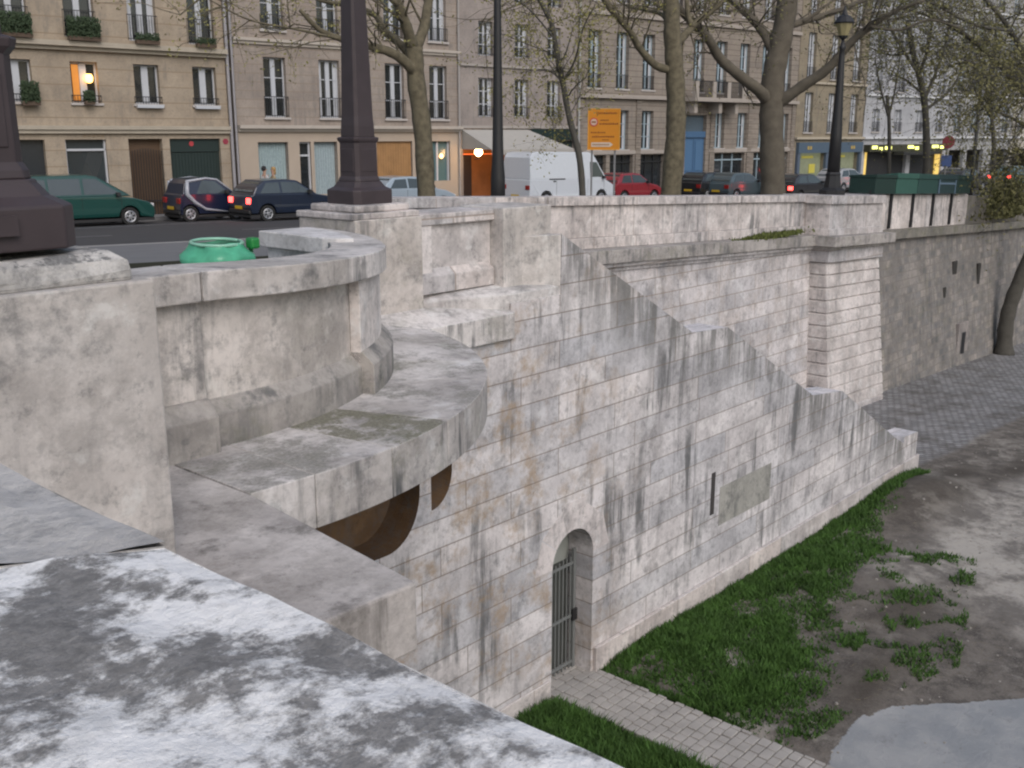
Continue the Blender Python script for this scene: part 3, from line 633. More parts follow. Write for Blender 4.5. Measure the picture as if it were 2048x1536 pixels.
for a, b_ in zip(xs[:-1], xs[1:]):
    z0, z1 = gz(a,18.4), gz(b_,18.4); mb.faces([(a,18.35,z0-.1),(b_,18.35,z1-.1),(b_,18.55,z1-.1),(a,18.55,z0-.1),(a,18.35,z0+.135),(b_,18.35,z1+.135),(b_,18.55,z1+.135),(a,18.55,z0+.135)],[(4,5,6,7),(2,3,7,6),(0,1,5,4)])
tag(mb.build('kerb', KERB), 'granite kerb of the quay pavement', kind='structure')
mb = MB()
for s in range(-30, 110, 2):
    q = [fac(s,-2.9), fac(s+2,-2.9), fac(s+2,.2), fac(s,.2)]; z = [gz(*p)+.14 for p in q]
    mb.face([(*p, c_) for p, c_ in zip(q, z)]); mb.face([(*q[0],z[0]-.2),(*q[1],z[1]-.2),(*q[1],z[1]),(*q[0],z[0])])
tag(mb.build('far_sidewalk', PAVE), 'pavement along the house fronts', kind='structure')
mb = MB()
for n_ in (-6.4,-12.5):
    for s in np.arange(-30, 100, 6.0 if n_ < -10 else 2.0):
        q = [fac(s,n_-.06), fac(s+(2.2 if n_ < -10 else 2.0),n_-.06), fac(s+(2.2 if n_ < -10 else 2.0),n_+.06), fac(s,n_+.06)]
        mb.face([(*p, gz(*p)+.006) for p in q])
tag(mb.build('road_marking', plain('worn_white_paint', (.34,.34,.35), .8, var=.3)), 'worn white lane lines', kind='structure')
# ------------------------------------------------------------------ lamp posts
def lamp_big(loc, label, H=5.2):
    L = empty('street_lamp', loc, label=label, cat='street lamp', group='cast iron street lamps')
    mb = MB(); mb.lathe([(.295,0),(.295,.155),(.28,.165),(.235,.19),(.205,.235),(.20,.25)], sq=True); mb.build('base', IRON, L, bevel=.008)
    mb = MB(); mb.lathe([(.19,.25),(.185,.28),(.170,.31),(.165,.68),(.185,.71),(.19,.74),(.165,.75)], sq=True)
    mb.build('pedestal', IRON, L, bevel=.006)
    mb = MB()
    for s in (-1, 1):
        mb.box(-.11, .11, .169*s-.006, .169*s+.006, .36, .62); mb.box(.169*s-.006, .169*s+.006, -.11, .11, .36, .62)
    mb.build('relief_panel', IRON, L, bevel=.006)
    mb = MB(); mb.lathe([(.152,.75),(.148,.88),(.140,.98),(.105,2.4),(.06,H-.9),(.05,H-.85),(.09,H-.82),(.05,H-.78)], sq=True); mb.build('shaft', IRON, L, bevel=.004)
    mb = MB(); mb.lathe([(.04,H-.78),(.10,H-.7),(.12,H-.66)], n=8); mb.lathe([(.2,H-.12),(.24,H-.1),(.1,H+.05),(.05,H+.2),(.015,H+.3)], n=8); mb.build('lantern_frame', IRON, L)
    mb = MB(); mb.lathe([(.11,H-.66),(.2,H-.12)], n=8); mb.build('lantern_glass', plain('lamp_glass', (.45,.42,.3), .1), L)
    return L
lamp_big((1.84,4.84,-.49), 'massive dark cast iron lamp post cropped by the left edge').scale = (1.2,1.2,1.2)
mb = MB(); mb.box(-.05,.05,-.32,-.294,.06,.13); mb.build('door_boss', IRON, bpy.data.objects['street_lamp'])
lamp_big((7.285,8.615,-.716), 'tall dark square cast iron lamp post on the central stepped pier').scale = (.915,)*3
def lamp_far(loc, label, H=4.75):
    L = empty('street_lamp', loc, label=label, cat='street lamp', group='cast iron street lamps')
    mb = MB(); mb.lathe([(.36,0),(.36,.12),(.24,.2),(.2,.5),(.21,.55),(.18,.6)], n=8); mb.build('base', BLACK, L)
    mb = MB(); mb.lathe([(.17,.6),(.15,1.6),(.11,2.6),(.075,3.6),(.06,3.75),(.10,3.8),(.055,3.85),(.04,4.0)], n=10); mb.build('shaft', BLACK, L, smooth=True)
    mb = MB(); mb.lathe([(.04,4.0),(.11,4.05),(.13,4.1)], n=8); mb.lathe([(.25,4.4),(.27,4.43),(.16,4.58),(.08,4.62),(.05,4.72),(.015,4.85)], n=10); mb.build('lantern_frame', BLACK, L)
    mb = MB(); mb.lathe([(.12,4.1),(.23,4.4)], n=8); mb.build('lantern_glass', plain('old_lamp_glass', (.30,.26,.14), .2), L)
    return L
lamp_far((27.0,12.3,ptop(27)+.02), 'slender black street lamp with lantern on the pilaster pedestal')
p = atv(996,395,14.5); zb = gz(p.x,14.5)+.13
L = empty('street_lamp', (p.x,14.5,zb), label='thin tall black lamp pole beside the white van, top out of view', cat='street lamp', group='cast iron street lamps')
mb = MB(); mb.lathe([(.16,0),(.15,1.2),(.12,1.6),(.10,2.6),(.075,4.5),(.05,8.2)], n=12); mb.build('pole', BLACK, L, smooth=True)
mb = MB(); mb.tube([(0,0,8.1),(.1,.5,8.5),(.2,1.4,8.55)], .03); mb.lathe([(.05,8.35),(.16,8.45),(.1,8.6)], .2, 1.4, n=10); mb.build('lamp_head', BLACK, L)
pp = atv(1945,345,20); zb = gz(pp.x,20)
L = empty('street_lamp', (pp.x,20,zb), label='thin dark lamp pole far right behind the roadside trees', cat='street lamp', group='cast iron street lamps')
mb = MB(); mb.lathe([(.15,0),(.12,1.2),(.06,8.2)], n=8); mb.build('pole', BLACK, L, smooth=True)
mb = MB(); mb.lathe([(.05,8.15),(.25,8.4),(.05,8.8)], n=8); mb.build('lantern', BLACK, L)
# ------------------------------------------------------------------ litter bag on ring
gb = empty('litter_bag', (4.95,7.75,-1.64), label='translucent green litter bag hanging from a ring holder behind the balcony wall', cat='litter bag')
gplas = plain('green_plastic', (.10,.46,.28), .25, var=.55, nscale=7, alpha=.8); rim = plain('pale_green_rim', (.28,.55,.42), .3)
mb = MB(); rr = []
for k in range(29):
    a = 2*math.pi*k/28; rr.append((.215*math.cos(a), .215*math.sin(a), .74+.012*math.sin(a)))
mb.tube(rr, .014, 8); mb.build('ring', rim, gb, smooth=True)
mb = MB(); rg = []
for z, r in ((.735,.215),(.71,.225),(.68,.25),(.645,.30),(.60,.31),(.52,.28),(.40,.24),(.2,.2),(.08,.1)):
    rg.append([(r*(1+.05*math.sin(5*a+z*9)+.04*math.sin(11*a+z*31))*math.cos(a), r*(1+.05*math.sin(5*a+z*9)+.03*math.sin(9*a-z*17))*math.sin(a), z+.012*math.sin(3*a)) for a in [2*math.pi*q/40 for q in range(40)]])
mb.rings(rg, cap=False); mb.build('bag', gplas, gb, smooth=True)
mb = MB(); mb.lathe([(.02,0),(.02,.7)], .27, -.10, 8); mb.build('post', plain('green_post', (.03,.25,.08), .4), gb)
mb = MB(); mb.box(.20,.29,-.22,-.12,.68,.775); mb.build('hinge_block', plain('bright_green', (.02,.22,.05), .4), gb, bevel=.02)

# ------------------------------------------------------------------ house fronts
GZF = -3.4
def wallmesh(W, z0, z1, holes, depth=.28, x0=0):
    mb = MB(); xs = sorted({x0, W}|{h[0] for h in holes}|{h[1] for h in holes}); zs = sorted({z0, z1}|{h[2] for h in holes}|{h[3] for h in holes})
    for a, b_ in zip(xs[:-1], xs[1:]):
        for c_, d in zip(zs[:-1], zs[1:]):
            mx, mz = (a+b_)/2, (c_+d)/2
            if any(h[0] < mx < h[1] and h[2] < mz < h[3] for h in holes): continue
            mb.face([(a,0,c_),(b_,0,c_),(b_,0,d),(a,0,d)])
    for a, b_, c_, d in holes:
        mb.face([(a,0,c_),(a,0,d),(a,depth,d),(a,depth,c_)]); mb.face([(b_,0,d),(b_,0,c_),(b_,depth,c_),(b_,depth,d)])
        mb.face([(a,0,d),(b_,0,d),(b_,depth,d),(a,depth,d)]); mb.face([(b_,0,c_),(a,0,c_),(a,depth,c_),(b_,depth,c_)])
    D = 11
    mb.face([(x0,0,z0),(x0,D,z0),(x0,D,z1),(x0,0,z1)]); mb.face([(W,D,z0),(W,0,z0),(W,0,z1),(W,D,z1)]); mb.face([(W,D,z0),(x0,D,z0),(x0,D,z1),(W,D,z1)][::-1])
    return mb
WCACHE = {}
def window(parent, cx, z0, w, h, bars=2, fmat=WHITE, rail=0, curtain=True, sill=True, depth=.2, railmat=BLACK, stile=.1):
    key = (round(w,2), round(h,2), bars, fmat.name, rail, curtain, sill, stile)
    if key not in WCACHE:
        mb = MB(); t = .055
        mb.box(-w/2,-w/2+t,0,.05,0,h); mb.box(w/2-t,w/2,0,.05,0,h); mb.box(-w/2+t,w/2-t,0,.05,0,t); mb.box(-w/2+t,w/2-t,0,.05,h-t,h)
        mb.box(-stile/2,stile/2,-.02,.05,t,h-t)
        for i in range(bars):
            z = h*(i+1)/(bars+1); mb.box(-w/2+t,-stile/2,.005,.04,z-.018,z+.018); mb.box(stile/2,w/2-t,.005,.04,z-.018,z+.018)
        f = mb.build('window', fmat); me_f = f.data; bpy.data.objects.remove(f)
        mb = MB(); mb.face([(-w/2,.045,0),(w/2,.045,0),(w/2,.045,h),(-w/2,.045,h)]); o = mb.build('pane', GLASS); me_p = o.data; bpy.data.objects.remove(o)
        ms = {}
        if curtain:
            mb = MB(); rr = random.Random(len(WCACHE))
            for s in (-1, 1):
                x = s*(w/2-t); n = 6; wd = w*.17
                for i in range(n): 
                    a = x-s*wd*i/n; b_ = x-s*wd*(i+1)/n; y0_, y1_ = .028+.01*(i % 2), .028+.01*((i+1) % 2)
                    mb.face([(a,y0_,.05),(b_,y1_,.05),(b_,y1_,h-.05),(a,y0_,h-.05)])
            o = mb.build('curtain', plain('net_curtain', (.50,.52,.56), .8)); ms['curtain'] = o.data; bpy.data.objects.remove(o)
        if rail:
            mb = MB(); y = -.24
            mb.box(-w/2-.05,w/2+.05,y-.012,y+.012,rail-.03,rail); mb.box(-w/2-.05,w/2+.05,y-.01,y+.01,.06,.085); n = max(5, int(w/.1))
            for i in range(n+1):
                x = -w/2-.04+(w+.08)*i/n; mb.box(x-.008,x+.008,y-.008,y+.008,.0,rail-.03)
            o = mb.build('railing', railmat); ms['railing'] = o.data; bpy.data.objects.remove(o)
        if sill:
            mb = MB(); mb.box(-w/2-.1,w/2+.1,-.30,-.0,-.09,-.004); o = mb.build('sill', plain('sill_stone', (.46,.43,.41), .9)); ms['sill'] = o.data; bpy.data.objects.remove(o)
        WCACHE[key] = (me_f, me_p, ms)
    me_f, me_p, ms = WCACHE[key]
    o = share('window', me_f, parent, (cx, depth, z0)); share('pane', me_p, o)
    for n_, d in ms.items(): share(n_, d, o)
    return o
SPLIT = {'balcony_bracket','balcony_post','door_panel','shop_window','window_apron','cafe_doors','cafe_window','shop_front','light_strip','cafe_glow','cornice','post','shop_goods','door','fascia_lettering'}
def part(parent, name, mat, *boxes, bevel=0):
    if name in SPLIT and len(boxes) > 1:
        for b_ in boxes: o = part(parent, name, mat, b_, bevel=bevel)
        return o
    mb = MB()
    for b_ in boxes: mb.box(*b_)
    return mb.build(name, mat, parent, bevel=bevel)
def building(s0, s1, label, mat, top, n=0., group='house fronts along the quay'):
    x, y = fac(s0, n); return empty('apartment_building', (x, y, 0), FA, label=label, cat='building', group=group)
def fstone(name, light, mid, row, mort=.02, mcol=(.25,.21,.17), seed=0, bw=60, st=.35):
    light = tuple(x*.9 for x in light); mid = tuple(x*.9 for x in mid)
    return stone(name, light=light, mid=mid, streak=st, pat=.16, jmix=.95, blotch=.12, brick=(bw,row,mort), mortar=mcol, bvar=.04, seed=seed, bump=.15)
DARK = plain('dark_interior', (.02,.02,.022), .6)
ROOF = plain('zinc_roof', (.20,.22,.25), .5)
def roofs(B, W, top, mat):
    mb = MB(); mb.rings([[(-.0,-.05,top),(W,-.05,top),(W,11,top),(0,11,top)],[(0,1.4,top+3),(W,1.4,top+3),(W,9.6,top+3),(0,9.6,top+3)]]); mb.build('roof', ROOF, B)
    part(B, 'chimney', mat, (W-.9,W-.1,4,6,top,top+4.3))
    part(B, 'eaves', mat, (0,W,-.45,0,top-.35,top-.0))
# --- building 1 (cream)
def b1():
    S0 = -14; sh = lambda s: s-S0
    M1 = fstone('cream_render', (.45,.375,.29), (.375,.31,.24), .59, .022, (.27,.21,.15), 101)
    B = building(S0, 0, 'cream stone apartment building with garage door at the left', M1, 12); W = 13.98
    wins = [-12.8,-10.42,-8.05,-5.68,-3.32,-.95]; H = []
    for c_ in wins: H += [(sh(c_-.5), sh(c_+.5), 1.12, 2.6)]+[(sh(c_-.55), sh(c_+.55), z, z+2.2) for z in (3.45,6.6,9.6)]
    H += [(sh(-4.25),sh(-2.9),-3.6,-.18),(sh(-2.6),sh(-.45),-3.6,-.18),(sh(-6.62),sh(-5.1),-2.9,-.2),(sh(-9.4),sh(-7.35),-2.9,-.2),(sh(-12.5),sh(-10.5),-2.9,-.2)]
    wallmesh(W, -4.2, 12.2, H).build('wall', M1, B)
    tr = plain('cream_trim', (.40,.355,.29), .9, var=.2, nscale=3)
    part(B, 'cornice', tr, (0,W,-.20,-.0,.16,.30),(0,W,-.13,-.0,.02,.16)); part(B, 'cornice', tr, (0,W,-.32,-.0,3.12,3.3),(0,W,-.16,0,2.98,3.12))
    for i, c_ in enumerate(wins):
        o = window(B, sh(c_), 1.13, 1.0, 1.46, 0, WHITE, rail=.28, depth=.22, stile=.26, curtain=False)
        for z in (3.46,6.61,9.61): window(B, sh(c_), z, 1.1, 2.19, 0, WHITE, rail=.95, sill=False, depth=.24, stile=.22, curtain=abs(c_+3.32) < .1)
    part(B, 'window_apron', WHITE, *[(sh(c_-.52),sh(c_+.52),-.20,-.06,.98,1.1) for c_ in (-3.32,-.95)])
    # shutter, gate, garage
    part(B, 'shop_window', plain('shop_glass', (.04,.05,.055), .15), (sh(-6.62),sh(-5.1),.2,.25,-2.9,-.2)); part(B, 'shop_window', plain('shop_glass2', (.035,.04,.045), .15), (sh(-9.4),sh(-7.35),.2,.25,-2.9,-.2),(sh(-12.5),sh(-10.5),.2,.25,-2.9,-.2))
    part(B, 'shop_transom', WHITE, (sh(-6.62),sh(-5.1),.12,.2,-.62,-.54),(sh(-6.62),sh(-6.56),.12,.2,-2.9,-.2),(sh(-5.16),sh(-5.1),.12,.2,-2.9,-.2))
    mb = MB()
    for i in range(44):
        for sg in (1,-1):
            x = sh(-6.62)+.03+i*.07-.8; a = Vector((x, .16, -2.9)); b_ = Vector((x+sg*.9, .16, -.64))
            if min(a.x,b_.x) > sh(-6.62) and max(a.x,b_.x) < sh(-5.1): mb.tube([a,b_], .006, 3)
    mb.build('grille', plain('grille', (.12,.12,.12), .5), B)
    part(B, 'porch', plain('brown_porch', (.10,.06,.035), .7), (sh(-4.25),sh(-2.9),.27,.3,-3.6,-.18))
    mb = MB()
    for i in range(13): x = sh(-4.2)+i*.107; mb.box(x-.012,x+.012,.10,.125,-3.4,-.65+.1*math.sin(math.pi*i/12))
    mb.box(sh(-4.25),sh(-2.9),.1,.125,-2.6,-2.55); mb.build('iron_gate', BLACK, B)
    mb = MB(); 
    for i in range(16): mb.box(sh(-2.6)+i*.1344,sh(-2.6)+i*.1344+.126,.16,.2,-3.6,-.72)
    mb.box(sh(-2.6),sh(-.45),.12,.2,-.7,-.18); mb.build('garage_door', plain('dark_green_door', (.016,.03,.028), .5), B)
    mb = MB(); mb.lathe([(.10,0),(.10,.01)], n=16); o = mb.build('no_parking_disc', plain('red_disc', (.45,.05,.06), .5), B); o.location = (sh(-1.65),.11,-.38); o.rotation_euler = (R(90),0,0)
    mb = MB(); mb.lathe([(.13,0),(.13,.02)], n=6); o = mb.build('wall_plaque', plain('red_plaque', (.30,.04,.07), .5), B); o.location = (sh(-.22),-.004,-.3); o.rotation_euler = (R(90),0,0)
    part(B, 'carved_date', plain('carved', (.30,.23,.16), .9), *[(sh(-5.95+i*.17),sh(-5.95+i*.17+.12),-.012,-.002,-.12+.02*(i%2),.0) for i in range(5)])
    mb = MB(); mb.tube([(0,-.12,-3.4),(0,-.12,12)], .065, 10); mb.tube([(.22,-.1,-3.4),(.22,-.1,12)], .05, 10); o = mb.build('downpipe', plain('zinc_pipe', (.34,.33,.35), .5, metal=.2), B); o.location = (sh(.02),0,0)
    roofs(B, W, 12.2, M1)
    # lit lamp in window
    w0 = sh(-5.68)
    part(B, 'lit_room', plain('lit_room', (.5,.22,.05), .7, emit=(1,.33,.04), es=.22), (w0-.42,w0-.17,.13,.14,1.2,2.5))
    mb = MB(); mb.lathe([(.05,0),(.13,.05),(.15,.2),(.10,.32)], n=10); o = mb.build('room_lamp', plain('lamp_shade_lit', (1,.6,.2), .5, emit=(1,.50,.13), es=4), B); o.location = (w0+.16,.02,1.85)
    return B, sh
B1, sh1 = b1()
def planter(s, z, n, label, w=.9, h=.5, count=1200, leaf=None, flower=False):
    x, y = fac(s, n); E_ = empty('window_planter', (x, y, z), FA, label=label, cat='planter', group='planters on the house windows')
    part(E_, 'trough', plain('planter_box', (.10,.07,.05), .8), (-w/2,w/2,-.1,.1,0,.14))
    mb = MB()
    for i in range(count):
        p = Vector((random.uniform(-w/2,w/2), random.gauss(0,.08), .1+h*random.random()**.8*(.8+.2*math.sin(i)))); a = random.uniform(0,6.28); d = Vector((math.cos(a),math.sin(a)*.6,random.uniform(-.5,.5)))*.035
        mb.face([p-d, p+Vector((d.z,.02,.05)), p+d, p-Vector((d.z,.02,.03))])
    mb.build('foliage', leaf or LEAFD, E_); return E_
HEDGE = plain('hedge_leaf', (.030,.052,.022), .8, var=.5, nscale=4)
planter(-8.05, 3.32, -.36, 'dense dark hedge planter on the balcony at the top left corner', 1.1, .75, 2600, HEDGE)
planter(-5.68, 3.32, -.36, 'dense dark hedge planter on the balcony above the lit window', 1.15, .75, 2600, HEDGE)
planter(-3.32, 3.32, -.36, 'small sparse pot plants on the third upper balcony', .9, .32, 500, HEDGE)
planter(-.95, 3.32, -.36, 'small pot plants on the balcony next to the downpipe', .8, .28, 400, HEDGE)
planter(-5.66, 1.06, -.22, 'small round plant on the sill of the lit window', .35, .4, 700, HEDGE)
planter(-7.75, 1.0, -.25, 'leafy plant on the window sill beside the left lamp post', .6, .75, 1500, HEDGE)
# --- building 2
def b2():
    S0 = .35; sh = lambda s: s-S0
    M2 = fstone('pinkish_stone', (.40,.345,.30), (.335,.285,.25), .35, .016, (.26,.21,.17), 103)
    B = building(S0, 12.1, 'pinkish stone apartment building with tall windows behind the central lamp post', M2, 14); W = 11.75
    wins = [2.2,4.85,8.3,10.8]; H = []
    for c_ in wins: H += [(sh(c_-.52),sh(c_+.52),.68,3.12)]+[(sh(c_-.52),sh(c_+.52),z,z+2.15) for z in (4.2,7.3,10.3)]
    H += [(sh(1.23),sh(2.65),-3.0,-.35),(sh(3.2),sh(3.76),-3.6,-.32),(sh(3.92),sh(5.1),-2.6,-.34),(sh(7.2),sh(9.2),-3.6,-.33),(sh(10.15),sh(11.45),-2.2,-.35),(sh(5.6),sh(6.9),-3.6,-.33)]
    wallmesh(W, -4.2, 13.5, H).build('wall', M2, B)
    tr = plain('pale_trim', (.45,.405,.36), .9, var=.15, nscale=3)
    part(B, 'cornice', tr, (0,W,-.28,0,.22,.36),(0,W,-.14,0,.1,.22)); part(B, 'cornice', tr, (0,W,-.16,0,3.72,3.84),(0,W,-.08,0,3.6,3.72))
    part(B, 'ground_floor_cladding', plain('smooth_render', (.42,.35,.285), .9, var=.1, nscale=1.5), (0,sh(1.23),-.02,0,-4.2,.1),(sh(2.65),sh(3.2),-.02,0,-4.2,.1),(sh(3.76),sh(3.92),-.02,0,-4.2,.1),(sh(5.1),sh(5.6),-.02,0,-4.2,.1),(sh(6.9),sh(7.2),-.02,0,-4.2,.1),(sh(9.2),sh(10.15),-.02,0,-4.2,.1),(sh(11.45),W,-.02,0,-4.2,.1),
         *[(sh(a),sh(b_),-.02,0,-.33,.1) for a, b_ in ((1.23,2.65),(3.2,3.76),(3.92,5.1),(5.6,6.9),(7.2,9.2),(10.15,11.45))], (sh(1.23),sh(2.65),-.02,0,-4.2,-3.0),(sh(3.92),sh(5.1),-.02,0,-4.2,-2.6),(sh(10.15),sh(11.45),-.02,0,-4.2,-2.2))
    for c_ in wins:
        window(B, sh(c_), .69, 1.04, 2.42, 2, WHITE, rail=.85, curtain=4 < c_ < 5, stile=.2)
        for z in (4.21,7.31,10.31): window(B, sh(c_), z, 1.04, 2.12, 1, WHITE, rail=.6, stile=.2, curtain=c_ > 10)
    def curt(a, b_, z0, z1, nm, c_):
        mb = MB(); n = int((b_-a)/.06)
        for i in range(n): x0 = a+(b_-a)*i/n; x1 = a+(b_-a)*(i+1)/n; mb.face([(x0,.2+.03*(i%2),z0),(x1,.2+.03*((i+1)%2),z0),(x1,.2+.03*((i+1)%2),z1),(x0,.2+.03*(i%2),z1)])
        mb.build(nm, plain(nm+'_mat', c_, .6, var=.25), B)
    curt(sh(1.23), sh(2.65), -3.0, -.35, 'net_curtain', (.28,.36,.38)); curt(sh(3.92), sh(5.1), -2.6, -.34, 'net_curtain', (.30,.37,.40))
    part(B, 'door', WHITE, (sh(3.2),sh(3.27),.1,.16,-3.6,-.32),(sh(3.69),sh(3.76),.1,.16,-3.6,-.32),(sh(3.27),sh(3.69),.1,.16,-.95,-.87),(sh(3.27),sh(3.69),.1,.16,-3.6,-2.75),(sh(3.27),sh(3.69),.1,.16,-.4,-.32))
    part(B, 'door_pane', GLASS, (sh(3.2),sh(3.76),.17,.19,-3.6,-.32))
    part(B, 'shop_window', GLASS, (sh(5.6),sh(6.9),.15,.2,-3.6,-.33))
    mb = MB()
    for i in range(14): a = sh(7.2)+2.0*i/14; mb.box(a,a+2.0/14-.012,.1,.14,-3.6,-.33)
    mb.build('wooden_shutter', plain('varnished_wood', (.36,.20,.085), .5, var=.35, nscale=2.5), B)
    part(B, 'corner_window', plain('teal_glass', (.10,.17,.18), .15), (sh(10.15),sh(11.45),.18,.2,-2.2,-.35)); part(B, 'corner_window_frame', WHITE, (sh(10.7),sh(10.8),.1,.18,-2.2,-.35),(sh(10.15),sh(10.22),.1,.18,-2.2,-.35),(sh(11.38),sh(11.45),.1,.18,-2.2,-.35))
    mb = MB(); mb.lathe([(.04,0),(.12,.1),(.04,.24)], n=10); o = mb.build('window_lamp', plain('warm_bulb', (1,.6,.3), .5, emit=(1,.48,.2), es=3), B); o.location = (sh(10.95),.03,-1.15)
    mb = MB(); mb.tube([(0,-.1,-3.4),(0,-.1,13)], .05, 8); o = mb.build('downpipe', plain('zinc_pipe2', (.34,.32,.31), .5), B); o.location = (W-.12,0,0)
    roofs(B, W, 13.5, M2)
    return B
b2()
def lamp_thing(name, label, s, n, z, es=30, r=.12):
    x, y = fac(s, n); E_ = empty(name, (x,y,z), FA, label=label, cat='wall lamp')
    mb = MB(); mb.lathe([(r*.35,-.1),(r,.05),(r*.9,.2),(r*.5,.26)], n=12); mb.build('bulb', plain('glowing_bulb', (1,.75,.4), .4, emit=(1,.62,.28), es=es), E_, smooth=True)
    mb = MB(); mb.tube([(0,.0,-.1),(0,.0,-.2),(0,.3,-.25)], .02, 6); mb.build('bracket', BLACK, E_)
    ld = bpy.data.lights.new('bulb_light', 'POINT'); ld.energy = 22; ld.color = (1,.55,.22); ld.shadow_soft_size = .15
    lo = bpy.data.objects.new('bulb_light', ld); COL.objects.link(lo); lo.parent = E_; lo.location = (0,-.3,.05); return E_
# --- building 3
def b3():
    S0 = 12.12; sh = lambda s: s-S0
    M3 = fstone('grey_pink_stone', (.385,.34,.315), (.325,.285,.265), .7, .008, (.3,.26,.23), 105)
    B = building(S0, 20.0, 'plain narrow apartment building above the cafe awning and white van', M3, 15); W = 7.92
    wins = [13.75,16.1,18.35]; H = []
    for c_ in wins: H += [(sh(c_-.48),sh(c_+.48),.82,2.68)]+[(sh(c_-.46),sh(c_+.46),z,z+1.6) for z in (3.72,6.3,8.9,11.4)]
    H += [(.15,sh(16.6),-3.6,.15),(sh(16.9),W-.15,-3.6,-.35)]
    wallmesh(W, -4.2, 14.5, H).build('wall', M3, B)
    tr = plain('grey_trim', (.36,.33,.305), .9, var=.15, nscale=3)
    part(B, 'cornice', tr, (0,W,-.12,0,.27,.40)); part(B, 'cornice', tr, (0,W,-.10,0,3.2,3.3))
    for c_ in wins:
        window(B, sh(c_), .83, .96, 1.84, 2, WHITE, rail=.5, stile=.1, sill=False)
        for z in (3.73,6.31,8.91,11.41): window(B, sh(c_), z, .92, 1.58, 2, WHITE, rail=.45, stile=.1, sill=False)
    part(B, 'cafe_interior', plain('lamplit_wall', (.22,.085,.03), .6, var=.8, nscale=1.2, emit=(1,.25,.03), es=.04), (.15,sh(16.6),.24,.28,-3.6,.15))  # orange lamplight of the cafe put into the wall's colour and a faint glow
    part(B, 'cafe_doors', plain('dark_wood', (.035,.02,.015), .5), (.15,.75,.1,.2,-3.6,-.95),(2.15,3.0,.1,.2,-3.6,-1.9),(3.35,4.3,.1,.2,-3.6,-1.0),(.15,4.45,.1,.2,-3.6,-3.2))
    part(B, 'menu_board', plain('menu', (.42,.46,.46), .6), (2.2,2.95,.06,.1,-2.25,-1.75))
    part(B, 'fascia', plain('dark_green_fascia', (.012,.028,.025), .4), (sh(16.75),W-.05,-.10,0,-.30,.24)); part(B, 'shop_window', plain('dark_green_glass', (.03,.045,.045), .1), (sh(16.9),W-.15,.15,.2,-3.6,-.35))
    part(B, 'shop_frame', plain('dark_green_frame', (.015,.03,.028), .4), *[(sh(16.9)+i*.72,sh(16.9)+i*.72+.08,.08,.15,-3.6,-.35) for i in range(4)], (sh(16.9),W-.15,.08,.15,-3.6,-2.6))
    mb = MB(); xl, xr = .05, sh(17.6)
    mb.face([(xl,-.03,.22),(xr-1.1,-.03,.22),(xr,-2.3,-.72),(xl,-2.3,-.72)]); mb.face([(xl,-2.3,-.72),(xr,-2.3,-.72),(xr,-2.3,-.98),(xl,-2.3,-.98)]); mb.face([(xl,-.03,.22),(xl,-2.3,-.72),(xl,-.03,-.72)]); mb.face([(xr-1.1,-.03,.22),(xr-1.1,-.03,-.72),(xr,-2.3,-.72)])
    mb.build('awning', plain('beige_canvas', (.40,.385,.36), .85, var=.1, nscale=2), B)
    part(B, 'awning_light_strip', plain('red_strip', (.6,.1,.03), .5, emit=(1,.16,.03), es=.7), (.1,sh(16.6),-.1,-.06,-.99,-.94))
    roofs(B, W, 14.5, M3)
b3()
lamp_thing('wall_lamp', 'bright glowing lamp under the beige cafe awning', lane(957,-1.0), -1.0, -.95, es=14, r=.2)
